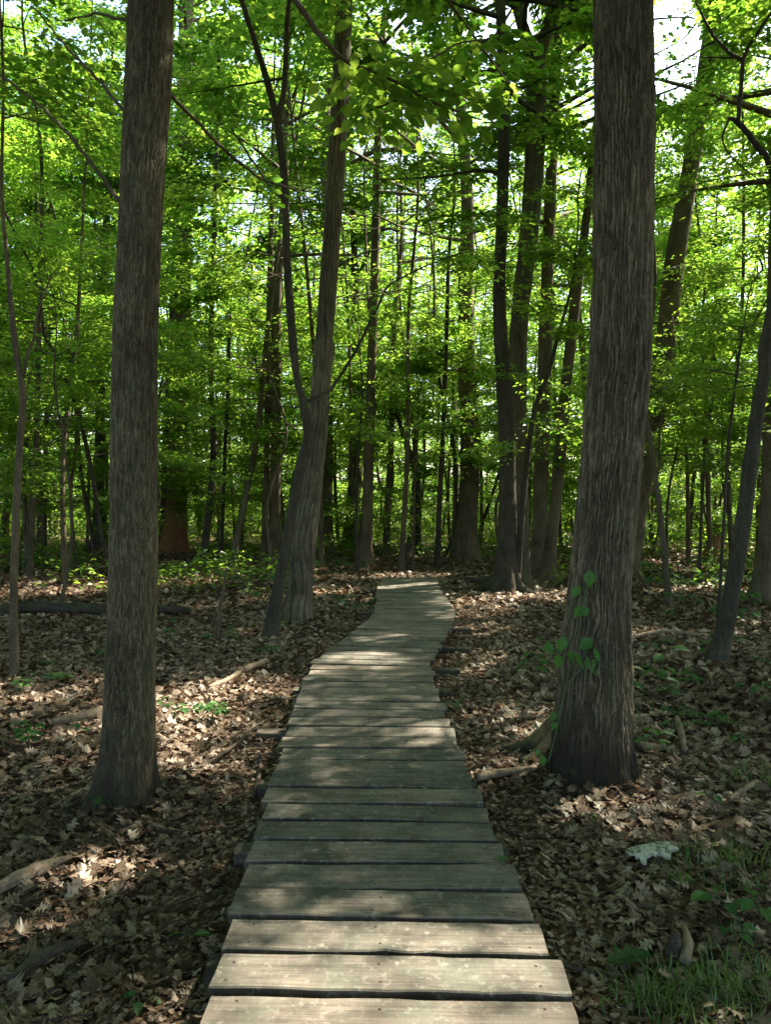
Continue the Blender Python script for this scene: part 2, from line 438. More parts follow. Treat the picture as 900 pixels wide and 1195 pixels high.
# ------------------------------------------------------------------ boardwalk
bw = thing("boardwalk", "weathered plank boardwalk bending through the leaf litter between the trees", "boardwalk")
deck = MB(); rng = np.random.default_rng(5)
arc = np.concatenate([[0], np.cumsum(np.linalg.norm(np.diff(PATH3[:, :2], axis=0), axis=1))])
def path_at(s):
    x = np.interp(s, arc, PATH3[:, 0]); y = np.interp(s, arc, PATH3[:, 1])
    x2 = np.interp(s + 0.3, arc, PATH3[:, 0]); y2 = np.interp(s + 0.3, arc, PATH3[:, 1])
    x1 = np.interp(s - 0.3, arc, PATH3[:, 0]); y1 = np.interp(s - 0.3, arc, PATH3[:, 1])
    t = np.array([x2 - x1, y2 - y1]); t /= np.linalg.norm(t)
    return np.array([x, y]), t
s = 0.2; k = 0
while s < arc[-1] - 0.1:
    p, t = path_at(s)
    skew = math.radians(-2.3 + rng.normal(0, 0.35)) if p[1] < 7.4 else math.radians(rng.normal(0, 0.5))
    ang = math.atan2(t[1], t[0]) - math.pi / 2
    if p[1] < 7.4: ang *= 0.4
    ang += skew
    ex = np.array([math.cos(ang), math.sin(ang)]); ey = np.array([-math.sin(ang), math.cos(ang)])
    wid = 0.203 + rng.normal(0, 0.005); ln = 1.155 + rng.normal(0, 0.012); th = 0.04
    shift = rng.normal(0, 0.010); tilt = rng.normal(0, 0.006); roll = rng.normal(0, 0.010); dz = rng.normal(0, 0.0022)
    nseg = 22
    lx = np.linspace(-ln / 2, ln / 2, nseg + 1)
    c = 0.005
    prof = np.array([(-wid / 2, -th), (-wid / 2, -c), (-wid / 2 + c, 0), (-wid / 6, 0.0), (wid / 6, 0.0), (wid / 2 - c, 0), (wid / 2, -c), (wid / 2, -th)])
    P = np.zeros((nseg + 1, 8, 3)); U = np.zeros_like(P)
    wob1 = (vnoise(lx * 9, np.zeros_like(lx) + k, 31) - 0.5) * 0.010; wob2 = (vnoise(lx * 9, np.zeros_like(lx) + k, 77) - 0.5) * 0.010
    chip1 = np.where(vnoise(lx * 14, lx * 0 + k, 91) > 0.86, 0.008, 0)
    bow = rng.normal(0, 0.003)
    off = rng.uniform(0, 50, 3)
    for q, (w, z) in enumerate(prof):
        ww = w + (wob1 + chip1 if q < 3 else wob2 if q > 4 else 0)
        zz = DECK_Z + z + dz + lx * tilt + w * roll + bow * (1 - (2 * lx / ln) ** 2)
        cup = 0.0 if q in (3, 4) else 0.0015
        P[:, q, 0] = p[0] + ex[0] * (lx + shift) + ey[0] * ww
        P[:, q, 1] = p[1] + ex[1] * (lx + shift) + ey[1] * ww
        P[:, q, 2] = zz + cup
        U[:, q, 0] = lx + off[0]; U[:, q, 1] = w + off[1]; U[:, q, 2] = z + off[2]
    # ragged ends
    P[0, :, :2] += ex * rng.normal(0, 0.003, (8, 1)); P[-1, :, :2] += ex * rng.normal(0, 0.003, (8, 1))
    i = np.arange(nseg)[:, None] * 8; j = np.arange(8)[None, :]; j2 = (j + 1) % 8
    F = np.stack([i + j, i + j2, i + 8 + j2, i + 8 + j], -1).reshape(-1, 4)[:, ::-1]
    e0 = [(0, 1, 2, 3), (0, 3, 4, 7), (4, 5, 6, 7)]
    cap = [f for f in e0] + [tuple(nseg * 8 + x for x in f[::-1]) for f in e0]
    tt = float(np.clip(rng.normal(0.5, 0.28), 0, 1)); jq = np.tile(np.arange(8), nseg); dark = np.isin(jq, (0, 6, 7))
    deck.add(P.reshape(-1, 3), F[~dark], tint=tt, uv=U.reshape(-1, 3))
    deck.add(P.reshape(-1, 3), np.vstack([F[dark], cap]), tint=tt, uv=U.reshape(-1, 3), mat=2)      # darker weathered edges, with the shade of the gaps put into the colour
    # nail heads near both ends and the middle
    for lxn in (-ln / 2 + 0.075, -0.02, ln / 2 - 0.075):
        for wn_ in (-wid * 0.28, wid * 0.28):
            if p[1] > 9: continue
            lx0 = lxn + rng.normal(0, 0.012); w0 = wn_ + rng.normal(0, 0.008)
            cc = np.array([p[0] + ex[0] * lx0 + ey[0] * w0, p[1] + ex[1] * lx0 + ey[1] * w0, DECK_Z + dz + lx0 * tilt + w0 * roll + bow * (1 - (2 * lx0 / ln) ** 2) + 0.0018])
            a = np.arange(8) / 8 * 2 * math.pi; r0 = 0.0052
            ring = np.c_[cc[0] + r0 * np.cos(a), cc[1] + r0 * np.sin(a), np.full(8, cc[2])]
            low = ring.copy(); low[:, 2] -= 0.01
            V = np.vstack([ring, low, cc + np.array([0, 0, 0.0008])]); jj = np.arange(8); kk = (jj + 1) % 8
            deck.add(V, np.stack([jj, jj + 8, kk + 8, kk], -1), np.stack([np.full(8, 16), jj, kk], -1), mat=1)
    s += 0.236; k += 1
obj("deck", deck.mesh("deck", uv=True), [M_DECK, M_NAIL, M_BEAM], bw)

def beam(P, w, z0, z1, seed=0):
    """timber of width w along polyline P (n x 2)"""
    P = np.asarray(P, float); T = np.gradient(P, axis=0); T /= np.linalg.norm(T, axis=1)[:, None]
    N = np.c_[T[:, 1], -T[:, 0]]
    c = 0.006
    prof = [(-w / 2, z0 + c), (-w / 2, z1 - c), (-w / 2 + c, z1), (w / 2 - c, z1), (w / 2, z1 - c), (w / 2, z0 + c), (w / 2 - c, z0), (-w / 2 + c, z0)]
    V = np.zeros((len(P), 8, 3)); U = np.zeros_like(V); L = np.concatenate([[0], np.cumsum(np.linalg.norm(np.diff(P, axis=0), axis=1))])
    for q, (a, z) in enumerate(prof):
        jit = (vnoise(L * 7, L * 0 + q, seed) - 0.5) * 0.008
        V[:, q, :2] = P + N * (a + jit)[:, None]; V[:, q, 2] = z + jit * 0.6
        U[:, q, 0] = L + seed * 3.1; U[:, q, 1] = a; U[:, q, 2] = z
    i = np.arange(len(P) - 1)[:, None] * 8; j = np.arange(8)[None, :]; j2 = (j + 1) % 8
    F = np.stack([i + j, i + j2, i + 8 + j2, i + 8 + j], -1).reshape(-1, 4)
    n = (len(P) - 1) * 8
    cap = [(3, 2, 1, 0), (7, 4, 3, 0), (7, 6, 5, 4)]
    cap = cap + [tuple(n + x for x in f[::-1]) for f in cap]
    mb = MB(); mb.add(V.reshape(-1, 3), np.vstack([F, cap]), uv=U.reshape(-1, 3), tint=0.5)
    return mb
for sd in (-1, 1):
    pts = []
    for s in np.arange(0.1, arc[-1], 0.1):
        p, t = path_at(s); pts.append(p + np.array([t[1], -t[0]]) * sd * 0.49)
    obj("stringer", beam(pts, 0.06, 0.062, 0.157, 10 + sd).mesh("stringer", uv=True), M_BEAM, bw)
for q, (y, l, r) in enumerate([(1.5, .75, .75), (3.02, .66, .62), (4.02, .70, .66), (4.9, .7, .64), (6.05, .85, .66), (7.35, .7, .76), (8.35, .72, .84), (9.55, .7, .86), (10.9, .74, .8), (12.4, .8, .7), (13.9, .7, .8), (15.4, .7, .7), (16.5, .7, .7)]):
    s = np.interp(y, PATH3[:, 1], arc); p, t = path_at(s); n = np.array([t[1], -t[0]])
    pts = [p - n * l + n * (l + r) * u for u in np.linspace(0, 1, 12)]
    obj("sleeper", beam(pts, 0.14, -0.07, 0.06, 40 + q).mesh("sleeper", uv=True), M_BEAM, bw)

# ------------------------------------------------------------------ leaves
# openings in the canopy that let the sun through to these spots of the floor: (x, y, z, radius)
SHAFTS = []
def shaft(px, py, r, z=0.0, keep=0.10):
    g = on_ground(px, py, z); SHAFTS.append((g, r, keep))
for x in (-0.42, 0.0, 0.42):
    for y in (2.1, 2.5, 2.85): SHAFTS.append((np.array([x, y, DECK_Z]), 0.28, 0.27))
shaft(100, 1010, 0.20); shaft(60, 1085, 0.22); shaft(130, 1020, 0.2)
shaft(225, 812, 0.42); shaft(70, 690, 1.0); shaft(20, 690, 1.0); shaft(115, 690, 1.0); shaft(300, 668, 1.4); shaft(230, 680, 1.0)
shaft(550, 715, 0.8); shaft(560, 700, 0.9); shaft(545, 735, 0.6); shaft(480, 684, 0.7, DECK_Z); shaft(480, 672, 0.9, 0); shaft(745, 738, 0.55); shaft(450, 744, 0.35, DECK_Z); shaft(420, 765, 0.3, DECK_Z); shaft(840, 690, 1.2)
shaft(380, 690, 0.6)

DEEP = []          # wider breaks added in the leaves so sun brightens the deep woods
_r = np.random.default_rng(9)
for _ in range(95):
    y = _r.uniform(15, 58); DEEP.append((np.array([_r.uniform(-.6, .6) * (y + 3), y, 1.0]), _r.uniform(1.3, 3.0), 0.12))
for _ in range(34):
    y = _r.uniform(25, 50); DEEP.append((np.array([_r.uniform(-.55, .55) * (y + 3), y, 1.0]), _r.uniform(1.3, 2.3), 0.15))
# open sky between crowns as seen up the trail's right side: direction from the trail, half angle
def clip_leaves(P, rng, near_clear=True):
    keep = np.ones(len(P), bool)
    ctr = (P.min(0) + P.max(0)) / 2; rad = np.linalg.norm(P.max(0) - ctr)
    for g, r, kp in SHAFTS + DEEP:
        rc = ctr - g
        if np.linalg.norm(rc - (rc @ SUN_DIR) * SUN_DIR) > rad + r * 1.3: continue
        rel = P - g; t = rel @ SUN_DIR
        dist = np.linalg.norm(rel - t[:, None] * SUN_DIR, axis=1)
        inside = (t > (1.0 if r < 1.25 else 3.5 if kp == 0.15 else 9.0)) & (dist < r * (0.8 + 0.4 * rng.random(len(P))))
        keep &= ~(inside & (rng.random(len(P)) > kp))
    px, py, d = to_px(P)
    if near_clear:   # the air over the first metres of the trail is free of leaves
        keep &= ~((d > 0) & (d < 10.5) & (px > -40) & (px < 940) & ((py > 150 + 90 * rng.random(len(P))) | ((d < 6) & (py > -40))))
    keep &= ~((d > 0) & (d < 24) & (px > 458) & (px < 500) & (py > 500) & (py < 655) & (rng.random(len(P)) < .85))
    keep &= ~((d > 0) & (d < 26) & (np.abs(px - 206) < 24) & (py > 560 + 60 * rng.random(len(P))) & (py < 655))
    gap = np.hypot((px - 783) / 38.0, (py - 50) / 72.0)
    keep &= ~((d > 0) & (gap < 1.0) & (rng.random(len(P)) < 0.93))
    return keep

def leaf_mesh(name, P, D, N, L, W, tint, fine=False, rng=RNG):
    """P base points, D directions, N normals, L lengths, W half width / length"""
    D = D / (np.linalg.norm(D, axis=1)[:, None] + 1e-9)
    S = np.cross(N, D); S /= np.linalg.norm(S, axis=1)[:, None] + 1e-9
    N = np.cross(D, S)
    L = L[:, None]; W = W[:, None] * L
    n = len(P)
    if fine:
        st = ((0, .02), (.14, .55), (.34, .98), (.60, .86), (.82, .40), (1, .01))
        cols = []
        for t, w in st:
            bend = -N * L * .16 * t * t
            for sd in (-1, 0, 1):
                cols.append(P + D * L * t + S * W * (w * sd) + bend + (N * W * (.22 * w) if sd else 0))
        V = np.stack(cols, 1).reshape(-1, 3)
        b = np.arange(n)[:, None] * 18
        F = np.concatenate([b + np.array([[3 * k + c, 3 * k + 3 + c, 3 * k + 4 + c, 3 * k + 1 + c]]) for k in range(5) for c in (0, 1)])
        T = np.repeat(tint, 18)
    else:
        fold = 0.25 * W
        V = np.stack([P, P + D * L * .42 + S * W + N * fold, P + D * L - N * L * .1, P + D * L * .42 - S * W + N * fold], 1).reshape(-1, 3)
        b = np.arange(n)[:, None] * 4
        F = b + np.array([[0, 3, 2, 1]])
        T = np.repeat(tint, 4)
    return V, F, T

def sprays(C, A, LS, rng, m, leafL, droop=0.18, wratio=0.42, flat=0.28, rise=None):
    """fans of leaves: C roots (n x 3), A azimuths, LS lengths; m leaves each -> leaf arrays"""
    n = len(C)
    t = (np.tile((np.arange(m) + 0.5) / m, (n, 1)) + rng.normal(0, 0.05, (n, m))).clip(0.03, 1.0)
    side = np.where((np.arange(m) % 2) == 0, 1.0, -1.0)[None, :] * np.ones((n, 1))
    lat = side * rng.uniform(0.02, 1.0, (n, m)) * wratio * np.sin(np.pi * np.clip(t * 0.85 + 0.12, 0, 1)) * LS[:, None]
    al = t * LS[:, None]
    rs = rng.normal(0.0, 0.14, n) if rise is None else rise
    z = rs[:, None] * al - droop * t ** 2 * LS[:, None] + rng.normal(0, 0.035, (n, m)) - 0.22 * np.abs(lat)
    ca, sa = np.cos(A)[:, None], np.sin(A)[:, None]
    P = np.stack([C[:, 0, None] + ca * al - sa * lat, C[:, 1, None] + sa * al + ca * lat, C[:, 2, None] + z], -1).reshape(-1, 3)
    da = A[:, None] + side * rng.uniform(0.3, 1.2, (n, m))
    D = np.stack([np.cos(da), np.sin(da), rng.normal(-0.15, 0.22, (n, m))], -1).reshape(-1, 3)
    N = np.stack([rng.normal(0, flat, (n, m)), rng.normal(0, flat, (n, m)), np.ones((n, m))], -1).reshape(-1, 3)
    sh = rng.normal(0.45, 0.16, n)
    tint = (sh[:, None] + rng.normal(0, 0.13, (n, m))).clip(0, 1).ravel()
    L = leafL * rng.uniform(0.65, 1.25, n * m)
    W = rng.uniform(0.27, 0.36, n * m)
    return P, D, N, L, W, tint

def cat_leaves(lst): return [np.concatenate([a[i] for a in lst]) for i in range(6)]

def crown_on(trunk, rng, z0, z1, R, nl, leafL, per_m, m, wood, up=(0.0, 0.9), profile='round', r_limb=0.03, sides=5):
    """limbs leaving the trunk polyline (n x 4: x y z r), added to wood, and leaf fans along them"""
    zz = trunk[:, 2]; res = []
    hs = np.sort(rng.uniform(0, 1, nl)); az = rng.uniform(0, 2 * math.pi) + np.arange(nl) * 2.4 + rng.normal(0, 0.35, nl)
    for u, a in zip(hs, az):
        h = z0 + (z1 - z0) * u
        b = np.array([np.interp(h, zz, trunk[:, q]) for q in range(4)])
        if profile == 'round': f = 0.35 + 0.75 * math.sin(math.pi * min(1, 0.25 + u * 0.75))
        else: f = 1.05 - 0.75 * u
        ln = R * f * rng.uniform(0.7, 1.2)
        el = up[0] + (up[1] - up[0]) * u + rng.normal(0, 0.12)
        s = np.linspace(0, 1, 6)
        aa = a + rng.normal(0, 0.25) * s ** 2
        q = np.zeros((6, 4))
        q[:, 0] = b[0] + np.cos(aa) * math.cos(el) * ln * s; q[:, 1] = b[1] + np.sin(aa) * math.cos(el) * ln * s
        q[:, 2] = b[2] + math.sin(el) * ln * s + (0.10 * math.sin(3 * u + a)) * ln * s * (1 - s) - 0.10 * ln * s ** 2 * (1 - u)
        q[:, 3] = np.maximum(min(r_limb * (0.5 + ln / R * 0.6), b[3] * 0.7) * (1 - 0.85 * s), 0.004)
        V, F, F3 = tube(q[:, :3], q[:, 3], sides); wood.add(V, F, F3)
        n = max(2, int(ln * per_m))
        t = rng.uniform(0.22, 1.0, n) ** 0.85
        C = np.stack([np.interp(t, s, q[:, k]) for k in range(3)], -1)
        C += rng.normal(0, 0.06, C.shape)
        sg = rng.choice([-1.0, 1.0], n)
        A = a + sg * rng.uniform(0.15, 1.25, n) * (1.1 - 0.5 * t)
        LS = rng.uniform(0.45, 1.05, n) * min(1.25, 0.45 + 0.22 * R)
        res.append((C, A, LS))
    C = np.concatenate([r[0] for r in res]); A = np.concatenate([r[1] for r in res]); LS = np.concatenate([r[2] for r in res])
    return sprays(C, A, LS, rng, m, leafL)

LEAF_COUNT = [0]
def put_crown(root, base, leaves, rng, fine=False, near_clear=True, mat_=None, name="crown"):
    P, D, N, L, W, T = leaves
    k = clip_leaves(P, rng, near_clear)
    if k.sum() < 4: return None
    V, F, TT = leaf_mesh(name, P[k], D[k], N[k], L[k], W[k], T[k], fine)
    LEAF_COUNT[0] += int(k.sum())
    return obj(name, mesh_from(name, V - base, F, tint=TT), mat_ or M_LEAF, root)

# ------------------------------------------------------------------ trunks
def bark_disp(kind, seed):
    def f(th, s, R):
        per = max(8, int(round(2 * math.pi * float(R.mean()) / {'fine': 0.012, 'ridge': 0.021, 'shag': 0.055, 'plain': 0.05}[kind]))); per = max(9, per // 3 * 3)
        u = th / (2 * math.pi) * per
        if kind == 'shag':
            w = (vnoise(u / 3, s * 1.4, seed + 5, per // 3) - 0.5) * 2.2 + (vnoise(u, s * 5, seed + 6, per) - 0.5) * 0.5
            cell = np.floor(u + w); fr = u + w - cell
            gap = np.clip(np.minimum(fr, 1 - fr) * 5.0, 0, 1)
            saw = np.mod(s * 2.1 + 3 * hsh(np.mod(cell, per), cell * 0, seed + 2), 1.0)
            return gap * (0.008 + 0.011 * saw ** 2 * vnoise(cell, s * 1.7, seed + 12, per)) + 0.006 * vnoise(u * 4, s * 20, seed + 9, per * 4) - 0.012
        if kind == 'ridge':
            w = (vnoise(u / 3, s * 2.2, seed + 5, per // 3) - 0.5) * 2.0 + (vnoise(u, s * 9.0, seed + 7, per) - 0.5) * 1.0 + (vnoise(u * 2, s * 34.0, seed + 17, per * 2) - 0.5) * 0.55
            fr = u + w - np.floor(u + w)
            rg_ = np.clip((1 - np.abs(2 * fr - 1)) * 1.9 - 0.15, 0, 1)
            br = np.clip(vnoise(np.floor(u + w), s * 7, seed + 8, per) * 2.4 - 0.4, 0.25, 1) * (0.7 + 0.6 * vnoise(u * 2, s * 16, seed + 4, per * 2))
            return rg_ * br * 0.019 + 0.007 * vnoise(u * 3, s * 22, seed + 3, per * 3) - 0.014
        if kind == 'fine':
            w = (vnoise(u / 3, s * 3.0, seed + 5, per // 3) - 0.5) * 1.8 + (vnoise(u, s * 13.0, seed + 7, per) - 0.5) * 1.3 + (vnoise(u * 2, s * 40.0, seed + 17, per * 2) - 0.5) * 0.7
            fr = u + w - np.floor(u + w)
            rg_ = np.clip((1 - np.abs(2 * fr - 1)) * 2.2 - 0.2, 0, 1)
            br = np.clip(vnoise(np.floor(u + w), s * 13, seed + 8, per) * 2.4 - 0.5, 0.15, 1)
            return rg_ * br * 0.0065 + 0.003 * vnoise(u * 2, s * 45, seed + 3, per * 2) - 0.008
        n = vnoise(u, s * 6.0, seed, per)
        return np.abs(n - 0.5) * 2 * R * 0.10 - R * 0.05
    return f

def lump(seed, amp):
    def f(th, s, R):
        return R * amp * ((vnoise(th / (2 * math.pi) * 4, s * 1.1, seed, 4) - 0.5) * 2)
    return f

def trunk_path(pts, d, lean=0.0, top=None, rng=RNG, d_list=None):
    """pts (px, py, width px) up the trunk at depth d -> n x 4 world polyline that goes on up to height top"""
    out = []
    for k, (x, y, w) in enumerate(pts):
        dd = d_list[k] if d_list else d + lean * k
        p = at(x, y, dd); out.append([*p, w * 0.5 * dd / FPX])
    out = np.array(out)
    if top and out[-1, 2] < top:
        dirn = out[-1, :3] - out[-2, :3]; dirn /= np.linalg.norm(dirn)
        dirn[2] = max(dirn[2], 0.8)
        r0 = out[-1, 3]; z0 = out[-1, 2]; p = out[-1, :3].copy(); nst = max(2, int((top - z0) / 2.0))
        for q in range(nst):
            p = p + dirn * (top - z0) / nst / dirn[2] + np.array([rng.normal(0, .08), rng.normal(0, .08), 0])
            out = np.vstack([out, [*p, max(0.015, r0 * (1 - 0.85 * (q + 1) / nst))]])
    return out

def build_trunk(wood, path, n=12, step=0.3, kind=None, seed=1, flare=0.5, flare_h=0.3, lobes=5, dense_to=None, sink=0.15):
    P = path.copy()
    g = float(gz(P[0, 0], P[0, 1]))
    P[0, 2] = g
    b = P[0].copy(); b[2] = g - sink; b[:2] -= (P[1, :2] - P[0, :2]) / max(0.2, P[1, 2] - P[0, 2]) * sink
    P = np.vstack([b, P])
    if dense_to:
        lo = resample(P, step); i = np.searchsorted(lo[:, 2], dense_to)
        hi = resample(P, 0.35); j = np.searchsorted(hi[:, 2], dense_to + 0.3)
        Q = np.vstack([lo[:i], hi[j:]])
    else: Q = resample(P, step)
    Q[:, 3] = np.maximum(Q[:, 3], 0.004)
    ph = seed * 1.7
    bd = bark_disp(kind, seed) if kind else None
    lp = lump(seed + 50, 0.05)
    zs = Q[:, 2] - g
    def disp(th, s, R):
        e = np.exp(-np.clip(zs, 0, 9) / flare_h)[:, None]
        r = R * flare * e * (1 + 0.55 * np.sin(lobes * th + ph) + 0.25 * np.sin((lobes + 2) * th + 2 * ph)) + lp(th, s, R)
        if bd is not None:
            h = bd(th, s, R); r = r + h
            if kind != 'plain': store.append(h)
        return r
    store = []
    V, F, F3 = tube(Q[:, :3], Q[:, 3], n, disp)
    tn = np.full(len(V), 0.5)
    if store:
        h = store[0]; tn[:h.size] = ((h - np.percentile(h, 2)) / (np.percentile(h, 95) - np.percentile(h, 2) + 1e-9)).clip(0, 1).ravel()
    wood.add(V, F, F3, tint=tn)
    return Q

def branch(wood, pts, d, rng, w0=None, n=6, step=0.12, d2=None):
    """limb drawn through (px, py, width px)"""
    m = len(pts); P = []
    for k, (x, y, w) in enumerate(pts):
        dd = d if d2 is None else d + (d2 - d) * k / (m - 1)
        P.append([*at(x, y, dd), w * 0.5 * dd / FPX])
    Q = resample(np.array(P), step); Q[:, :3] += rng.normal(0, 0.004, (len(Q), 3))
    V, F, F3 = tube(Q[:, :3], np.maximum(Q[:, 3], 0.003), n); wood.add(V, F, F3)
    return Q

def limb_sprays(Q, rng, per_m, LS, m, leafL, t0=0.2, **kw):
    ln = np.sum(np.linalg.norm(np.diff(Q[:, :3], axis=0), axis=1)); n = max(2, int(ln * per_m))
    t = rng.uniform(t0, 1, n); i = (t * (len(Q) - 1)).astype(int)
    C = Q[i, :3]; T = np.gradient(Q[:, :3], axis=0)[i]; a = np.arctan2(T[:, 1], T[:, 0])
    A = a + rng.choice([-1, 1], n) * rng.uniform(0.2, 1.4, n)
    return sprays(C, A, rng.uniform(0.7, 1.2, n) * LS, rng, m, leafL, **kw)

TRUNKS = []      # (x, y) of every placed tree
def tree(name, label, pts, bark, d=None, base=None, top=16, n=12, step=0.3, kind=None, seed=1, flare=0.4, flare_h=0.3, lobes=5, dense_to=None,
         crown=None, extra=None, cat="tree", group=None, fine=False, lean=0.0, near_clear=True):
    rng = np.random.default_rng(1000 + seed)
    if d is None: d = on_ground(pts[0][0], pts[0][1])[1]
    path = trunk_path(pts, d, lean, top, rng)
    path[0, 2] = gz(path[0, 0], path[0, 1])
    b = path[0, :3].copy()
    wood = MB()
    Q = build_trunk(wood, path, n, step, kind, seed, flare, flare_h, lobes, dense_to)
    root = thing(name, label, cat, b, group)
    lv = []
    if crown: lv.append(crown_on(Q, rng, wood=wood, **crown))
    if crown and d > 13 and path[-1, 2] > 10: lv.append(crown_on(Q, rng, wood=wood, **understory(z0=2.8, z1=10, R=1.9, nl=13, leafL=.11, per_m=6, m=28, r_limb=.012)))
    if extra: lv += extra(wood, Q, rng, d, root, b) or []
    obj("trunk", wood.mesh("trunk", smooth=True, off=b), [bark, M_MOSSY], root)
    if fine and len(lv) > 1:
        put_crown(root, b, lv[0], rng, False, near_clear); put_crown(root, b, cat_leaves(lv[1:]), rng, True, near_clear, name="foliage")
    elif lv: put_crown(root, b, cat_leaves(lv), rng, fine, near_clear)
    TRUNKS.append((b[0], b[1]))
    return root

CANOPY = dict(z0=8.5, z1=19, R=4.0, nl=28, leafL=0.15, per_m=4.8, m=38, r_limb=0.06)
def canopy(**k): c = dict(CANOPY); c.update(k); return c
def understory(**k):
    c = dict(z0=2.6, z1=9, R=2.0, nl=24, leafL=0.105, per_m=8.0, m=36, up=(-0.05, 0.7), profile='cone', r_limb=0.018); c.update(k); return c

# --- the two big trunks beside the boardwalk
def left_extra(wood, Q, rng, d, root, b):
    lv = []
    for pts, d0, d1 in [([(140, 236, 6), (104, 187, 5), (67, 144, 4), (17, 100, 3), (-40, 60, 2)], 4.85, 6.5),
                        ([(146, 132, 5), (112, 90, 4), (80, 58, 3), (40, 10, 2)], 4.85, 6.2),
                        ([(196, 108, 5), (234, 147, 4.5), (262, 176, 4), (300, 205, 3), (350, 225, 2)], 4.85, 6.4),
                        ([(150, 24, 4), (110, 17, 3), (75, 26, 2)], 4.85, 5.6)]:
        q = branch(wood, pts, d0, rng, d2=d1); lv.append(limb_sprays(q, rng, 2.4, 0.42, 9, 0.075, 0.6, flat=0.5))
    # limb that leaves the trunk above the picture and hangs across it
    q = branch(wood, [(205, -150, 16), (300, -60, 10), (380, 50, 6), (411, 75, 5), (462, 95, 4), (500, 118, 3.5), (560, 140, 2)], 5.0, rng, d2=6.2)
    lv.append(limb_sprays(q, rng, 7.5, 0.55, 13, 0.125, 0.42, flat=0.55, droop=0.3, wratio=0.5))
    q = branch(wood, [(462, 95, 3), (500, 72, 2.6), (540, 50, 2), (590, 45, 1.5)], 5.85, rng, d2=6.3)
    lv.append(limb_sprays(q, rng, 8, 0.45, 12, 0.12, 0.1, flat=0.55, droop=0.3, wratio=0.5))
    return lv
tree("forest_tree", "straight grey-brown tree trunk rising from leaf litter to the left of the boardwalk", [(145, 937, 62), (150, 860, 60), (153, 760, 57), (156, 650, 56), (158, 400, 51), (167, 200, 52), (176, 0, 53)],
     M_BARK_L, top=20, n=290, step=0.011, kind='fine', seed=3, flare=0.42, flare_h=0.16, lobes=4, dense_to=5.2, crown=canopy(z0=7.5, nl=44, R=5.2), extra=left_extra, fine=True, near_clear=False)

def right_extra(wood, Q, rng, d, root, b):
    # surface roots
    for pts, r0 in [([(650, 868), (622, 876), (598, 876), (572, 874)], 0.10), ([(655, 872), (632, 882), (610, 892)], 0.07), ([(735, 880), (752, 872), (775, 868)], 0.05)]:
        P = []
        for k, (x, y) in enumerate(pts):
            g = on_ground(x, y, 0.0); g[2] = gz(g[0], g[1]) + (0.15, 0.045, 0.015, -0.02)[k]; P.append([*g, r0 * (1 - 0.25 * k)])
        Q2 = resample(np.array(P), 0.03)
        V, F, F3 = tube(Q2[:, :3], Q2[:, 3], 14, lambda th, s, R: R * 0.7 * (vnoise(th / 6.283 * 5, s * 9, 4, 5) - 0.5)); wood.add(V, F, F3, mat=1)
    # vine with broad leaves climbing the bark
    vine = MB(); lvp = []
    for cx, cy, sz in [(688, 676, 26), (672, 691, 20), (675, 715, 24), (684, 714, 16), (656, 752, 24), (642, 758, 20), (682, 752, 26), (698, 764, 24), (680, 772, 28), (668, 768, 20), (690, 776, 24), (704, 772, 18), (706, 778, 22), (716, 780, 20), (652, 772, 22), (698, 785, 18), (720, 786, 12), (646, 836, 16), (646, 848, 14), (634, 888, 16), (628, 878, 10)]:
        f = abs(cx - 695) / 60.0
        dd = 5.24 - 0.26 + 0.16 * min(1, f)
        p = at(cx, cy, dd); L = sz / FPX * dd
        a = rng.uniform(-0.9, 0.9) - math.pi / 2 + (0.5 if cx > 690 else -0.4)
        dv = np.array([math.cos(a), rng.uniform(-0.5, 0.1), math.sin(a) * 0.8]); nv = np.array([rng.normal(0, .35), -0.9, 0.75])
        lvp.append((p - dv * L * 0.5, dv, nv, L * 0.8, 0.36, rng.uniform(0.5, 1.0)))
    P = np.array([l[0] for l in lvp]); D = np.array([l[1] for l in lvp]); N = np.array([l[2] for l in lvp])
    V, F, T = leaf_mesh("vine", P, D, N, np.array([l[3] for l in lvp]), np.array([l[4] for l in lvp]), np.array([l[5] for l in lvp]), True)
    vr = thing("climbing_vine", "broad-leaved green vine climbing the furrowed trunk beside the boardwalk", "vine", b)
    obj("foliage", mesh_from("foliage", V - b, F, tint=T), M_VINE, vr)
    st = MB()
    pth = [at(x, y, dd) for x, y, dd in [(640, 890, 5.0), (650, 850, 4.98), (662, 800, 4.97), (684, 772, 4.97), (676, 740, 4.97), (680, 712, 4.98), (686, 672, 4.99)]]
    Q3 = resample(np.array(pth), 0.03); V, F, F3 = tube(Q3, np.full(len(Q3), 0.0035), 6); st.add(V, F, F3)
    pth = [at(x, y, dd) for x, y, dd in [(684, 772, 4.97), (704, 776, 4.96), (722, 788, 4.98)]]
    Q3 = resample(np.array(pth), 0.03); V, F, F3 = tube(Q3, np.full(len(Q3), 0.003), 6); st.add(V, F, F3)
    obj("stem", st.mesh("stem", smooth=True, off=b), M_STEM, vr)
    return []
tree("forest_tree", "thickest trunk, deeply furrowed, flaring at its foot to the right of the boardwalk", [(690, 905, 92), (692, 850, 86), (695, 780, 80), (699, 700, 70), (708, 600, 69), (718, 480, 67), (724, 400, 66), (729, 200, 66), (727, 0, 64)],
     M_BARK_R, top=22, n=330, step=0.014, kind='ridge', seed=8, flare=0.22, flare_h=0.14, lobes=5, dense_to=5.6, crown=canopy(z0=8.2, R=5.4, nl=46), extra=right_extra)

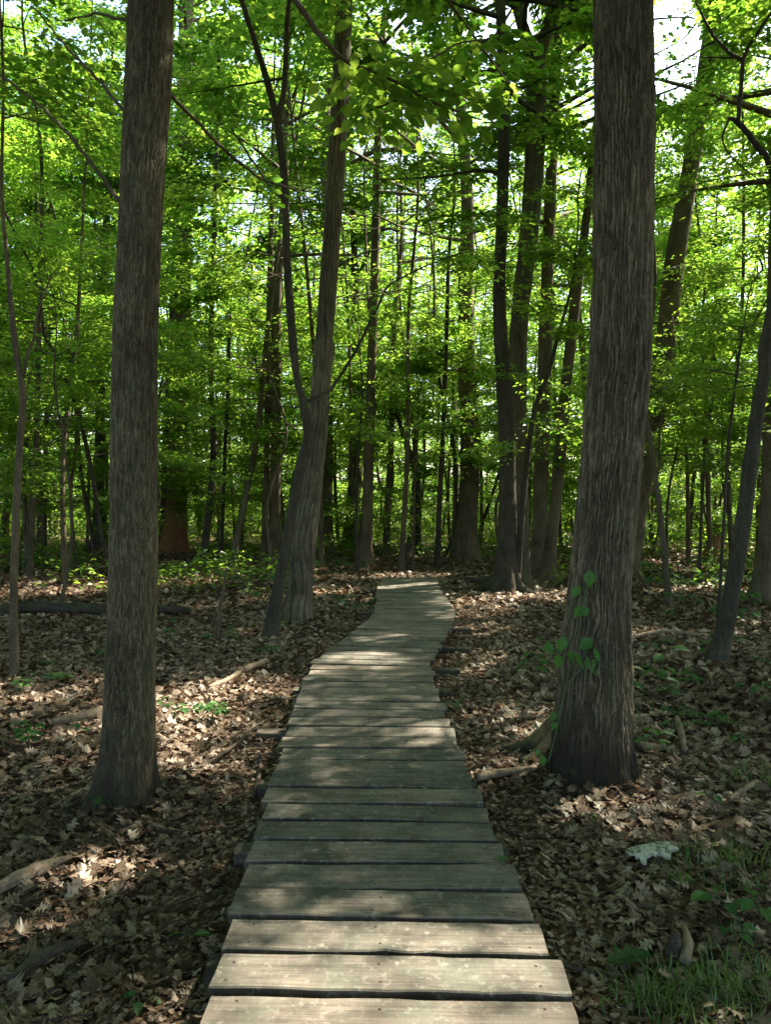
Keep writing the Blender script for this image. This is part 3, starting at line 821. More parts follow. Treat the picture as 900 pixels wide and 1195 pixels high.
# --- the shaggy tree and its crooked companion on the left of the bend
tree("forest_tree", "shaggy-barked tree leaning right, behind a crooked thin tree left of the boardwalk bend", [(347, 724, 31), (352, 660, 29), (359, 600, 27), (366, 540, 25), (371, 500, 23), (378, 400, 21), (386, 290, 20), (392, 200, 21), (402, 0, 19)],
     M_BARK_S, n=110, step=0.03, kind='shag', seed=14, flare=0.35, flare_h=0.25, lobes=4, dense_to=10, top=19, crown=canopy(z0=9.5, R=3.5))
def crooked_extra(wood, Q, rng, d, root, b):
    lv = []
    q = branch(wood, [(359, 508, 6), (353, 475, 5), (372, 462, 4.5), (390, 450, 4), (420, 400, 3.5), (440, 360, 3), (457, 331, 2.5), (514, 304, 1.6), (560, 290, 1)], 10.5, rng, d2=10.9); lv.append(limb_sprays(q, rng, 4.5, 0.6, 20, 0.10, 0.5))
    q = branch(wood, [(325, 144, 9), (312, 95, 8), (300, 57, 7), (282, 0, 6), (268, -60, 5), (250, -140, 3)], 10.5, rng, d2=10.8); lv.append(limb_sprays(q, rng, 7, 0.8, 22, 0.11, 0.3))
    q = branch(wood, [(331, 232, 5), (315, 218, 4), (300, 195, 3), (270, 150, 2)], 10.5, rng, d2=11.2); lv.append(limb_sprays(q, rng, 5, 0.6, 20, 0.10, 0.3))
    return lv
tree("crooked_tree", "thin crooked dark tree with a forked limb, just left of the boardwalk bend", [(315, 744, 17), (322, 700, 14), (333, 640, 12), (343, 587, 12), (352, 540, 12), (360, 508, 12), (354, 470, 10), (347, 443, 9), (341, 390, 10), (335, 300, 9.5), (332, 210, 9), (325, 144, 9), (331, 110, 6.5), (334, 60, 6), (338, 0, 5.5)],
     M_BARK_D, n=28, step=0.06, kind='plain', seed=21, flare=0.3, flare_h=0.2, lobes=3, dense_to=9, top=11, crown=understory(z0=7.0, z1=11, R=1.6, nl=9, leafL=0.11), extra=crooked_extra)

# --- the group to the right of the far boards
def rooty_extra(wood, Q, rng, d, root, b):
    for pts, r0 in [([(580, 684), (560, 680), (540, 678), (520, 680), (505, 681)], 0.16), ([(578, 690), (560, 689), (540, 690), (525, 688)], 0.12), ([(603, 688), (615, 692), (622, 697)], 0.09)]:
        P = []
        for k, (x, y) in enumerate(pts):
            g = on_ground(x, y, 0.0); g[2] = gz(g[0], g[1]) + (0.07 - 0.025 * k if k else 0.16); P.append([*g, r0 * (1 - 0.19 * k)])
        Q2 = resample(np.array(P), 0.1); V, F, F3 = tube(Q2[:, :3], Q2[:, 3], 10); wood.add(V, F, F3)
    return [limb_sprays(branch(wood, [(584, 203, 5), (560, 199, 4), (540, 202, 3), (505, 207, 2.5), (440, 210, 1.5)], 15.5, rng), rng, 4, .7, 20, .12)]
tree("forest_tree", "dark trunk with roots spreading towards the far end of the boardwalk", [(590, 692, 30), (591, 660, 25), (592, 600, 21), (592, 520, 19), (588, 440, 18), (583, 350, 15), (586, 250, 14), (588, 150, 14), (584, 0, 12)],
     M_BARK_D, n=40, step=0.08, kind='plain', seed=31, flare=0.55, flare_h=0.35, lobes=5, dense_to=12, top=18, crown=canopy(z0=9.5, R=3.3, leafL=.16), extra=rooty_extra)
def fork_extra(wood, Q, rng, d, root, b):
    lv = []
    q = branch(wood, [(625, 75, 19), (632, 55, 16), (642, 25, 14), (652, -10, 12), (664, -80, 8)], 17.3, rng, n=12); lv.append(limb_sprays(q, rng, 6, 1.0, 26, .15, .4))
    return lv
tree("forest_tree", "tall grey trunk forking high up, behind the dark rooty trunk", [(607, 676, 24), (607, 600, 22), (605, 520, 21), (604, 440, 21), (607, 368, 21), (618, 268, 22), (625, 167, 22), (625, 75, 22), (613, 40, 14), (603, 0, 13)],
     M_BARK_S, d=17.3, n=36, step=0.08, kind='plain', seed=33, flare=0.4, dense_to=14, top=20, crown=canopy(z0=11.5, R=3.5, leafL=.16), extra=fork_extra)
tree("forest_tree", "brown upright trunk between the dark rooty trunk and the thickest trunk", [(625, 676, 22), (630, 620, 18), (632, 540, 17), (635, 450, 17), (638, 350, 15), (642, 240, 14), (647, 130, 13), (650, 20, 12)],
     M_BARK_B, d=19.5, n=28, step=0.12, kind='plain', seed=35, flare=0.45, dense_to=13, top=18, crown=canopy(z0=8, R=3, leafL=.17, nl=18))
tree("forest_tree", "slim brown trunk leaning right, beside the thickest trunk's left flank", [(638, 676, 20), (645, 620, 14), (651, 560, 14), (657, 490, 14), (663, 430, 13), (672, 350, 12), (684, 260, 10), (695, 150, 8)],
     M_BARK_B, n=26, step=0.12, kind='plain', seed=37, flare=0.5, dense_to=12, top=15, crown=canopy(z0=7, R=2.6, leafL=.15, nl=16))
tree("sapling", "dark whippy sapling swaying right beside the dark rooty trunk", [(604, 684, 6), (608, 620, 7), (614, 550, 7), (624, 480, 6), (640, 436, 5), (652, 390, 4), (668, 330, 3), (675, 260, 2)],
     M_BARK_D, d=15.4, n=10, step=0.2, seed=39, flare=0.2, top=8, cat="sapling", crown=understory(z0=3.5, z1=8, R=1.4, nl=12))
tree("forest_tree", "leaning trunk half hidden behind the thickest trunk, tilting right", [(728, 662, 32), (742, 590, 28), (757, 510, 26), (770, 460, 25), (780, 370, 23), (790, 290, 22), (802, 220, 20), (820, 110, 19), (836, 0, 17)],
     M_BARK_B, d=19.5, n=32, step=0.12, kind='plain', seed=41, flare=0.3, dense_to=14, top=19, crown=canopy(z0=14, R=3.2, leafL=.17))

# --- right side
def right_slim_extra(wood, Q, rng, d, root, b):
    lv = []
    q = branch(wood, [(915, 300, 10), (908, 240, 9), (898, 190, 8), (880, 166, 7), (861, 143, 6.5), (850, 138, 3)], 8.8, rng, d2=8.4)
    q = branch(wood, [(861, 143, 5.5), (865, 110, 5), (868, 70, 5), (881, 45, 4), (900, 16, 3.5), (925, -20, 3)], 8.4, rng); lv.append(limb_sprays(q, rng, 3, .5, 14, .085, .5))
    q = branch(wood, [(868, 70, 4.5), (852, 62, 4), (840, 50, 3.5), (826, 30, 3), (813, 5, 2), (800, -30, 1.5)], 8.4, rng); lv.append(limb_sprays(q, rng, 2, .35, 10, .08, .5))
    q = branch(wood, [(868, 68, 2.5), (845, 68, 2), (820, 67, 1.5), (803, 65, 1)], 8.4, rng)
    q = branch(wood, [(851, 140, 3), (843, 160, 2.5), (855, 185, 2), (885, 210, 1.5), (905, 222, 1)], 8.4, rng); lv.append(limb_sprays(q, rng, 4, .4, 12, .08, .5))
    return lv
tree("crooked_tree", "slim dark tree leaning right with crooked upper limbs near the right side", [(836, 776, 24), (846, 735, 20), (853, 700, 19), (866, 620, 18), (876, 540, 17), (886, 470, 15), (893, 430, 14), (893, 412, 16), (900, 370, 13), (910, 310, 11), (922, 240, 9), (932, 150, 8)],
     M_BARK_D, n=32, step=0.05, kind='plain', seed=51, flare=0.3, flare_h=.15, lobes=4, dense_to=6, top=9, crown=understory(z0=6.2, z1=9, R=1.8, nl=9, leafL=.11), extra=right_slim_extra, near_clear=False)
tree("forest_tree", "brown trunk cut off by the right edge behind the slim dark leaning tree", [(888, 704, 24), (893, 650, 20), (897, 600, 19), (900, 500, 18), (904, 350, 17), (908, 200, 15)],
     M_BARK_B, n=24, step=0.12, kind='plain', seed=53, flare=0.4, dense_to=8, top=16, crown=canopy(z0=7, R=2.8, nl=18))
tree("sapling", "bare dark pole-thin sapling in front of the slim leaning dark tree", [(838, 730, 4.5), (842, 660, 4), (846, 590, 3.8), (850, 520, 3.5), (856, 470, 3.2), (863, 413, 3), (868, 380, 2), (878, 330, 1.6)],
     M_BARK_D, n=8, step=0.15, seed=55, flare=0.2, top=5.2, cat="sapling", crown=understory(z0=3.4, z1=5.2, R=1.0, nl=8, leafL=.09))
def fork_sap(wood, Q, rng, d, root, b):
    q = branch(wood, [(822, 520, 3), (818, 505, 2.5), (810, 480, 2), (805, 465, 1.5)], d, rng, n=5)
    return [limb_sprays(q, rng, 6, .5, 16, .1)]
tree("sapling", "thin forked sapling standing right of the thickest trunk among distant stems", [(816, 682, 4.5), (818, 620, 4), (821, 560, 4), (825, 500, 3.5), (832, 470, 3), (842, 440, 2.5), (856, 415, 2)],
     M_BARK_D, n=8, step=0.2, seed=57, flare=0.2, top=6.5, cat="sapling", crown=understory(z0=3.4, z1=6.5, R=1.3, nl=10), extra=fork_sap)

# --- left side
def left_sap(wood, Q, rng, d, root, b):
    lv = []
    q = branch(wood, [(26, 440, 5), (34, 410, 4), (40, 395, 3.5), (45, 360, 2.5), (60, 320, 2)], d, rng); lv.append(limb_sprays(q, rng, 4, .5, 18, .085, .3))
    return lv
tree("sapling", "slender pale-stemmed sapling at the left edge, foot beside dry leaves", [(17, 785, 10), (16, 700, 9), (19, 600, 8.5), (23, 520, 8), (27, 467, 8), (22, 430, 7), (17, 395, 7), (13, 360, 6), (8, 300, 5), (2, 220, 4)],
     M_BARK_B, n=14, step=0.1, seed=61, flare=0.2, top=7.5, cat="sapling", crown=understory(z0=5.6, z1=7.5, R=1.3, nl=9), extra=left_sap)
def arch_extra(wood, Q, rng, d, root, b):
    q = branch(wood, [(70, 437, 3.5), (62, 470, 3), (50, 505, 3), (36, 530, 2.5), (23, 557, 2)], d, rng); return [limb_sprays(q, rng, 3, .5, 18, .1), limb_sprays(Q, rng, 4, .6, 18, .10, .5)]
tree("sapling", "dark whip-like sapling arching left from behind the left grey-brown trunk", [(128, 674, 5), (122, 640, 5), (117, 613, 5), (110, 567, 5), (102, 525, 5), (93, 490, 4.5), (80, 450, 4.5), (70, 430, 4.5), (57, 400, 4), (52, 390, 4), (43, 328, 3.5), (20, 278, 3), (0, 240, 2.5), (-40, 200, 2)],
     M_BARK_D, n=9, step=0.15, seed=63, flare=0.2, top=None, cat="sapling", extra=arch_extra)
tree("forest_tree", "large distant trunk with orange-red bark at its foot, right of the left trunk", [(204, 646, 29), (206, 590, 25), (208, 520, 24), (210, 440, 22), (212, 330, 21), (214, 217, 20), (216, 100, 18), (218, 0, 16)],
     M_BARK_RED, n=36, step=0.15, kind='plain', seed=65, flare=0.4, dense_to=18, top=24, crown=canopy(z0=14, R=5, leafL=.22, nl=22, m=24))
tree("forest_tree", "dark narrow trunk close behind the orange-red barked trunk", [(190, 642, 11), (192, 590, 9), (195, 500, 9), (200, 400, 8), (204, 300, 7)],
     M_BARK_D, n=14, step=0.3, seed=66, kind='plain', top=16, crown=canopy(z0=8, R=2.5, leafL=.2, nl=14, m=22))
tree("forest_tree", "slim dark trunk right of the orange-red barked trunk with a slight bend", [(237, 662, 9), (242, 610, 8.5), (247, 567, 8.5), (249, 517, 7.5), (247, 460, 6.5), (247, 370, 6), (252, 200, 5), (256, 50, 4.5)],
     M_BARK_D, n=14, step=0.2, seed=67, kind='plain', top=13, crown=understory(z0=4, z1=13, R=2.2, nl=20, leafL=.13))
tree("sapling", "straight thin dark sapling beside the slim bent trunk left of the boardwalk", [(258, 660, 5), (260, 600, 4.5), (262, 540, 4.5), (266, 450, 4), (268, 400, 3), (270, 320, 2)],
     M_BARK_D, n=8, step=0.25, seed=68, top=8.5, cat="sapling", crown=understory(z0=4.5, z1=8.5, R=1.4, nl=10, leafL=.12))
tree("sapling", "short bare dead sapling stem standing in leaf litter left of the crooked tree", [(254, 747, 4.5), (256, 720, 4), (260, 690, 3.6), (264, 664, 3)],
     M_BARK_B, n=8, step=0.1, seed=69, top=None, cat="sapling", flare=.2)
tree("forest_tree", "dark ivy-wrapped distant trunk seen just left of the left grey-brown trunk", [(115, 645, 18), (115, 600, 13), (116, 540, 12), (117, 450, 11), (118, 330, 10)],
     M_BARK_D, n=18, step=0.25, seed=71, kind='plain', top=18, flare=.6, crown=canopy(z0=9, R=3.5, leafL=.2, nl=18, m=24))
tree("forest_tree", "slender grey trunk far behind the pale-stemmed sapling near the left edge", [(47, 642, 9), (47, 590, 7.5), (44, 530, 7), (42, 440, 6)],
     M_BARK_B, n=12, step=0.3, seed=72, kind='plain', top=15, crown=canopy(z0=5, z1=15, R=2.6, leafL=.19, nl=16, m=24))

# --- behind the middle
tree("forest_tree", "brown trunk of a close pair, the thicker one left of the shaggy leaning tree", [(322, 661, 15), (322, 600, 12.5), (322, 530, 12), (322, 450, 12), (324, 330, 11)],
     M_BARK_B, n=18, step=0.2, seed=74, kind='plain', top=17, crown=canopy(z0=8, R=3, leafL=.17, nl=18))
tree("forest_tree", "thinner brown trunk of the close pair left of the shaggy leaning tree", [(309, 660, 10), (310, 600, 8.5), (312, 530, 8), (313, 450, 8), (315, 330, 7)],
     M_BARK_B, n=14, step=0.2, seed=75, kind='plain', top=15, crown=canopy(z0=8, R=2.4, leafL=.17, nl=14))
tree("forest_tree", "stout grey distant trunk showing right of the shaggy leaning tree's foot", [(378, 650, 23), (379, 600, 19), (380, 530, 18), (381, 440, 16)],
     M_BARK_S, n=22, step=0.25, seed=76, kind='plain', top=20, crown=canopy(z0=8, R=3.6, leafL=.2, nl=20, m=24))
tree("forest_tree", "dark distant trunk between the stout grey trunk and the pale brown one", [(409, 640, 18), (412, 590, 14), (414, 520, 13), (416, 430, 12)],
     M_BARK_D, n=16, step=0.3, seed=77, kind='plain', top=18, crown=canopy(z0=8, R=3.4, leafL=.2, nl=18, m=24))
tree("forest_tree", "straight pale brown trunk just left of the boardwalk's far end", [(427, 663, 15), (429, 600, 12.5), (431, 520, 12), (433, 450, 11), (437, 330, 10), (440, 200, 9), (442, 150, 9)],
     M_BARK_B, n=18, step=0.2, seed=78, kind='plain', top=19, crown=canopy(z0=9.5, R=3, leafL=.18, nl=18))
tree("forest_tree", "thin pale trunk standing behind the boardwalk's far end, left of the curved one", [(450, 650, 8.5), (452, 600, 7.5), (455, 550, 7), (458, 470, 6.5), (460, 380, 6)],
     M_BARK_B, n=12, step=0.3, seed=79, kind='plain', top=15, crown=canopy(z0=6.5, z1=15, R=2.6, leafL=.19, nl=16, m=24))
tree("crooked_tree", "curved dark stem bowing left behind the boardwalk's far end", [(487, 650, 8), (488, 610, 7.5), (488, 570, 8), (484, 545, 8.5), (477, 527, 8), (472, 512, 6), (462, 480, 4)],
     M_BARK_D, n=12, step=0.2, seed=80, kind='plain', top=None, crown=understory(z0=4.0, z1=5.2, R=1.8, nl=8, leafL=.14))
tree("forest_tree", "thin straight dark trunk just right of the boardwalk's far end", [(511, 661, 7.5), (512, 610, 6.5), (515, 550, 6), (518, 483, 5.5), (521, 400, 5), (524, 300, 4.5)],
     M_BARK_D, n=12, step=0.25, seed=81, kind='plain', top=12, crown=understory(z0=4.0, z1=12, R=2.2, nl=18, leafL=.13))
tree("forest_tree", "stout brown distant trunk left of the dark rooty trunk", [(543, 653, 30), (545, 610, 25), (548, 560, 23), (547, 490, 21), (545, 433, 20), (544, 335, 18)],
     M_BARK_B, n=26, step=0.2, seed=82, kind='plain', top=22, flare=.3, crown=canopy(z0=9, R=4.2, leafL=.2, nl=22, m=24))
tree("sapling", "thin dark stem leaning right from the foot of the stout brown distant trunk", [(518, 652, 3.5), (527, 630, 3.2), (534, 605, 3), (541, 560, 2.5)], M_BARK_D, n=7, step=0.3, seed=83, top=4.5, cat="sapling", crown=understory(z0=2.8, z1=4.5, R=1.2, nl=6, leafL=.14))
tree("sapling", "slanting dark stem between the stout brown trunk and the dark rooty trunk", [(555, 640, 5), (562, 615, 4.5), (570, 590, 4.2), (577, 570, 4)], M_BARK_D, n=7, step=0.3, seed=84, top=6, cat="sapling", crown=understory(z0=3, z1=6, R=1.4, nl=8, leafL=.14))
tree("sapling", "thin sapling standing just beyond the left corner of the boardwalk's far end", [(417, 670, 5), (417, 640, 4), (416, 600, 3.6), (417, 540, 3)], M_BARK_D, n=8, step=0.2, seed=85, top=6, cat="sapling", crown=understory(z0=3.2, z1=6, R=1.3, nl=10, leafL=.11))
tree("sapling", "hair-thin upright stem rising straight behind the end of the boardwalk", [(482, 664, 3.5), (483, 620, 3), (484, 560, 2.6)], M_BARK_B, n=7, step=0.3, seed=86, top=5, cat="sapling", crown=understory(z0=3, z1=5, R=1.0, nl=7, leafL=.11))
tree("tree_stump", "broken stub of a trunk at the foot of the curved dark stem", [(473, 652, 17), (474, 645, 13), (475, 634, 12)], M_ROT, n=14, step=0.1, seed=87, top=None, cat="stump", kind='plain')
tree("tree_stump", "orange-brown broken trunk standing far off among thin stems on the right", [(834, 652, 19), (835, 630, 16), (837, 612, 13)], bark_mat("bare_orange_wood", (0.11, 0.05, 0.025), (0.26, 0.14, 0.075), (0.36, 0.22, 0.13), 24, 0.13, 0.6), n=16, step=0.15, seed=88, top=None, cat="stump", kind='plain')

# ------------------------------------------------------------------ the rest of the woods
rng = np.random.default_rng(77)
def free(x, y, r, extra=()):
    k = SUN_DIR[:2] / np.linalg.norm(SUN_DIR[:2]); rel = np.array([x, y - 2.6])
    if rel @ k > 0 and abs(rel[0] * k[1] - rel[1] * k[0]) < 0.9: return False
    if -1 < y < 19 and abs(x - path_x(min(max(y, .6), 16.6))) < 1.8: return False
    return all((x - a) ** 2 + (y - b) ** 2 > r * r for a, b in list(TRUNKS) + list(extra))

def fill_tree(x, y, top, r, bark, crown_, seed, name, label, cat, group, n=9):
    rg = np.random.default_rng(seed)
    b = np.array([x, y, float(gz(x, y))])
    k = 6; z = np.linspace(0, top, k); P = np.zeros((k, 4))
    le = rg.normal(0, 0.06, 2)
    P[:, 0] = x + le[0] * z + np.concatenate([[0], rg.normal(0, 0.18, k - 1)]); P[:, 1] = y + le[1] * z + np.concatenate([[0], rg.normal(0, 0.18, k - 1)])
    P[:, 2] = b[2] + z; P[:, 3] = r * (1 - 0.85 * (z / top) ** 1.2)
    wood = MB(); Q = build_trunk(wood, P, n, 0.5, 'plain' if r > 0.09 else None, seed % 97, 0.4)
    root = thing(name, label, cat, b, group)
    lv = crown_on(Q, rg, wood=wood, sides=4, **crown_)
    obj("trunk", wood.mesh("trunk", smooth=True, off=b), bark, root)
    put_crown(root, b, lv, rg)
    TRUNKS.append((x, y))

seed = 5000
# tall trees whose crowns close over the trail
n_c = 0
for _ in range(6000):
    x = rng.uniform(-30, 30); y = rng.uniform(-13, 62)
    inview = y > 2 and abs(x) < 0.52 * y + 1.0
    if inview and y < 24: continue
    dist = math.hypot(x, y)
    if not free(x, y, 3.3 if dist < 26 else 4.9): continue
    far = dist > 26
    top = rng.uniform(15, 23); r = rng.uniform(0.10, 0.24)
    R = rng.uniform(2.6, 3.6) if far else rng.uniform(3.4, 4.6)
    c = canopy(z0=top * rng.uniform(0.36, 0.48), z1=top * 0.97, R=R, nl=int(rng.uniform(14, 19)) if far else int(rng.uniform(26, 32)), leafL=0.21 if far else 0.14, per_m=3.4 if far else (6.5 if 2 < x < 17 and 3 < y < 26 else 4.2), m=26 if far and y > 32 else 34, r_limb=0.03 if y < 14 else 0.06)
    fill_tree(x, y, top, r, [M_BARK_B, M_BARK_B, M_BARK_S][n_c % 3], c, seed, "forest_tree",
              "tall leafy tree of the deep woods, one of the distant trunks beyond the trail", "tree", "tall trees of the deep woods")
    seed += 1; n_c += 1
# young trees with layered foliage
n_u = 0
for _ in range(5000):
    y = rng.uniform(13.5, 46); x = rng.uniform(-0.62, 0.62) * (y + 3)
    qx = 450 + x / y * FPX
    if y < 19 and abs(x) < 2.6 or y < 18.5 and 170 < qx < 735 or y < 23 and 340 < qx < 575 or y < 27 and 165 < qx < 245: continue
    if not free(x, y, 1.5 if y < 30 else 1.9): continue
    far = y > 28
    top = rng.uniform(4, 10) if rng.random() < .45 else rng.uniform(9, 16); r = 0.014 + 0.0038 * top * rng.uniform(0.6, 1.2)
    c = understory(z0=max(rng.uniform(1.9, 3.2), top * .22) if y < 23 else rng.uniform(0.6, 2.4), z1=top, R=rng.uniform(1.4, 2.5), nl=int(10 + top * 1.3), leafL=0.15 if far else 0.10, per_m=5.4 if far else 6.8, m=27 if far else 34)
    fill_tree(x, y, top, r, [M_BARK_B, M_BARK_S][n_u % 2], c, seed, "young_tree",
              "slender young tree with layered green leaves in the understory beyond the trail", "tree", "slender young trees of the understory", 7)
    seed += 1; n_u += 1
    if n_u >= 215: break
# slim tall trees that close the gaps between the high crowns further in
for q, (px, y, top) in enumerate([(335, 26, 16), (395, 29, 18), (418, 23, 15), (445, 33, 20), (478, 27, 17), (505, 36, 21), (528, 24, 15), (562, 30, 18), (655, 27, 17), (760, 30, 18), (805, 26, 14), (850, 31, 19), (885, 24, 15), (700, 36, 21), (275, 30, 18), (245, 36, 21), (120, 28, 17), (60, 33, 19), (20, 26, 15), (360, 38, 22), (620, 40, 22), (375, 21, 17), (447, 42, 24), (402, 46, 25), (548, 44, 24), (468, 20.5, 16), (795, 38, 21), (830, 22, 15)]):
    fill_tree((px - 450) / FPX * y, y, top, .07, [M_BARK_S, M_BARK_B][q % 2], understory(z0=top * .38, z1=top, R=3.3, nl=30, leafL=.15, per_m=7.5, m=34, up=(-.05, .6), profile='round'), 9000 + q,
              "young_tree", "slender young tree with layered green leaves in the understory beyond the trail", "tree", "slender young trees of the understory", 7)
print("fill trees", n_c, n_u, "leaves", LEAF_COUNT[0])

# green undergrowth and the closed wall of woods far off: nobody could count them
def mass(name, X, Y, Z, L, label, seed):
    rg = np.random.default_rng(seed); n = len(X)
    P = np.c_[X, Y, Z]; a = rg.uniform(0, 2 * math.pi, n)
    D = np.c_[np.cos(a), np.sin(a), rg.normal(-.1, .25, n)]; N = np.c_[rg.normal(0, .4, n), rg.normal(0, .4, n), np.ones(n)]
    T = (0.45 + (fbm(X * .5, Y * .5, seed, 2) - .5) * .8 + rg.normal(0, .12, n)).clip(0, 1)
    k = clip_leaves(P, rg, False)
    V, F, TT = leaf_mesh(name, P[k], D[k], N[k], (L * rg.uniform(.6, 1.3, n))[k], rg.uniform(.27, .36, n)[k], T[k])
    o = obj(name, mesh_from(name, V, F, tint=TT), M_LEAF); o["kind"] = "stuff"; o["label"] = label; o["category"] = "foliage"
    LEAF_COUNT[0] += int(k.sum())
rg = np.random.default_rng(91)
n = 230000
ang = rg.uniform(-1.1, 1.1, n); dd = rg.uniform(62, 95, n); X = np.sin(ang) * dd; Y = np.cos(ang) * dd
Z = rg.uniform(0, 1, n) * 34 * (0.5 + 0.7 * fbm(X * .12, Y * .12, 5, 2))
mass("far_woods", X, Y, Z, np.full(n, 0.62), "solid green wall of distant woods closing the view", 92)
n = 170000
Y = 15 + 40 * rg.random(n) ** 0.75; X = rg.uniform(-0.68, 0.68, n) * (Y + 4)
h = fbm(X * .45, Y * .45, 15, 3); ok = ((h > 0.40) | (Y > 30)) & ((Y > 24) | ((h > 0.56) & (np.abs(X - .5) > 2.2)))
Z = gz(X, Y) + rg.uniform(0.05, 1, n) ** 1.3 * (0.30 + 4.0 * np.clip(h - 0.36, 0, 1) * np.clip((Y - 21) / 6, .2, 2.4))
mass("undergrowth", X[ok], Y[ok], Z[ok], np.full(ok.sum(), 0.13), "low green undergrowth spreading between the distant trunks", 93)

# ------------------------------------------------------------------ leaf litter
def lobed(seed, n=9):
    """an oak or maple leaf as rib + outline, unit length"""
    rg = np.random.default_rng(seed)
    t = np.linspace(0, 1, n)
    env = np.sin(np.pi * np.clip(t * 0.92 + 0.04, 0, 1)) ** 0.8 * rg.uniform(0.26, 0.38)
    lob = 1 + rg.uniform(0.3, 0.62) * np.where(np.arange(n) % 2 == 0, -1, 1)
    w1 = env * lob * rg.uniform(.85, 1.15, n); w2 = env * lob * rg.uniform(.85, 1.15, n); w1[0] = w2[0] = .012; w1[-1] = w2[-1] = .01
    fw = np.where(np.arange(n) % 2 == 1, .05, -.01)
    kx, ky, kt = rg.normal(0, .35), rg.normal(0.2, .8), rg.normal(0, .4)
    V = []
    for s, w in ((-1, w1), (0, w1 * 0), (1, w2)):
        x = s * w; y = t + (fw if s else 0)
        z = kx * (y - .5) ** 2 + ky * x * x + kt * x * (y - .5) + (rg.normal(0, .025, n) if s else 0) + (0.02 if s else 0)
        V.append(np.c_[x, y - .5, z])
    V = np.concatenate(V)
    i = np.arange(n - 1)
    F = np.concatenate([np.stack([i, i + n, i + n + 1, i + 1], -1), np.stack([i + n, i + 2 * n, i + 2 * n + 1, i + n + 1], -1)])
    return V, F
def scatter(X, Y, size, templ, seed, lift=0.02, tilt=0.27, tmean=0.53):
    rg = np.random.default_rng(seed); out = MB()
    n = len(X); which = rg.integers(0, len(templ), n)
    Z = gz(X, Y)
    for k, (TV, TF) in enumerate(templ):
        s = np.where(which == k)[0]; m = len(s)
        if m == 0: continue
        a = rg.uniform(0, 2 * math.pi, m); ca, sa = np.cos(a), np.sin(a); hv = np.where(rg.random(m) < .12, 1.5, 1.0); tx = rg.normal(0, tilt, m) * hv; ty = rg.normal(0, tilt, m) * hv
        fl = rg.choice([-1, 1], m)
        sc = (size[s] * rg.uniform(.6, 1.3, m))[:, None]
        x, y, z = TV[None, :, 0] * sc, TV[None, :, 1] * sc, TV[None, :, 2] * sc * fl[:, None]
        z = z + x * tx[:, None] + y * ty[:, None]
        zmin = z.min(1, keepdims=True)
        z = z - zmin * 0.75 + rg.uniform(0.0, lift, m)[:, None]
        wx = X[s][:, None] + ca[:, None] * x - sa[:, None] * y; wy = Y[s][:, None] + sa[:, None] * x + ca[:, None] * y
        V = np.stack([wx, wy, Z[s][:, None] + z], -1).reshape(-1, 3)
        F = (np.arange(m)[:, None, None] * len(TV) + TF[None]).reshape(-1, 4)
        patch = fbm(X[s] * 1.3, Y[s] * 1.3, 71, 2) - .5
        out.add(V, F, tint=np.repeat((tmean + patch * .5 + rg.normal(0, .28, m)).clip(0, 1), len(TV)))
    return out
def litter_points(n, y0, y1, seed, spread=0.55):
    rg = np.random.default_rng(seed); Y = y0 + (y1 - y0) * rg.uniform(0, 1, n); X = rg.uniform(-spread, spread, n) * (Y + 2.2)
    off = np.abs(X - path_x(np.clip(Y, .6, 16.6)))
    k = (off > 0.60) | (Y > 16.6)
    # the trodden strip along the boards is thinner and more broken
    return X[k], Y[k]
fineT = [lobed(s, 9) for s in range(14)]; midT = [lobed(40 + s, 5) for s in range(8)]
mb = MB()
parts = []
X, Y = litter_points(30000, 1.2, 6.2, 201); parts.append(scatter(X, Y, np.where(np.abs(X - path_x(Y)) < 1.05, 0.038, .066), fineT, 202))
X, Y = litter_points(22000, 1.2, 6.2, 205); parts.append(scatter(X, Y, np.full(len(X), .030), midT, 206, .02))
X, Y = litter_points(54000, 6.2, 13, 203); parts.append(scatter(X, Y, np.where(np.abs(X - path_x(Y)) < 1.1, 0.055, .078), midT, 204))
X, Y = litter_points(56000, 13, 30, 207, .6); parts.append(scatter(X, Y, np.full(len(X), .115), midT, 208))
for (px, py, r0, q) in [(145, 937, .19, 1), (690, 905, .30, 2)]:      # leaves drifted against the feet of the two big trunks
    g = on_ground(px, py); rg = np.random.default_rng(210 + q); a = rg.uniform(0, 6.283, 500); r = r0 + rg.exponential(.07, 500)
    parts.append(scatter(g[0] + np.cos(a) * r, g[1] + np.sin(a) * r, np.full(500, .055), fineT, 220 + q, .05, .35))
for p in parts:
    mb.add(np.concatenate(p.V), np.concatenate(p.F4), tint=np.concatenate(p.T))
lo = obj("leaf_litter", mb.mesh("leaf_litter", smooth=True), M_DRY); lo["kind"] = "stuff"; lo["label"] = "brown dry oak leaves covering the forest floor"; lo["category"] = "leaf litter"

# fine twigs lying everywhere
tw = MB(); rg = np.random.default_rng(301)
X, Y = litter_points(1500, 1.5, 12, 302)
for x, y in zip(X, Y):
    L = rg.uniform(.08, .4) * (1 if abs(x - path_x(y)) > 1.1 else .5); a = rg.uniform(0, math.pi); q = np.linspace(-.5, .5, 5)
    px_ = x + np.cos(a) * q * L + rg.normal(0, .01, 5); py_ = y + np.sin(a) * q * L + rg.normal(0, .01, 5)
    if np.any(np.abs(px_ - path_x(np.clip(py_, .6, 16.6))) < .62): continue
    V, F, F3 = tube(np.c_[px_, py_, gz(px_, py_) + .03 + rg.normal(0, .006, 5)], np.full(5, rg.uniform(.002, .005)), 5); tw.add(V, F, F3, tint=.3)
to = obj("twig_litter", tw.mesh("twig_litter", smooth=True), M_ROT); to["kind"] = "stuff"; to["label"] = "thin broken twigs scattered over the leaf litter"; to["category"] = "twigs"

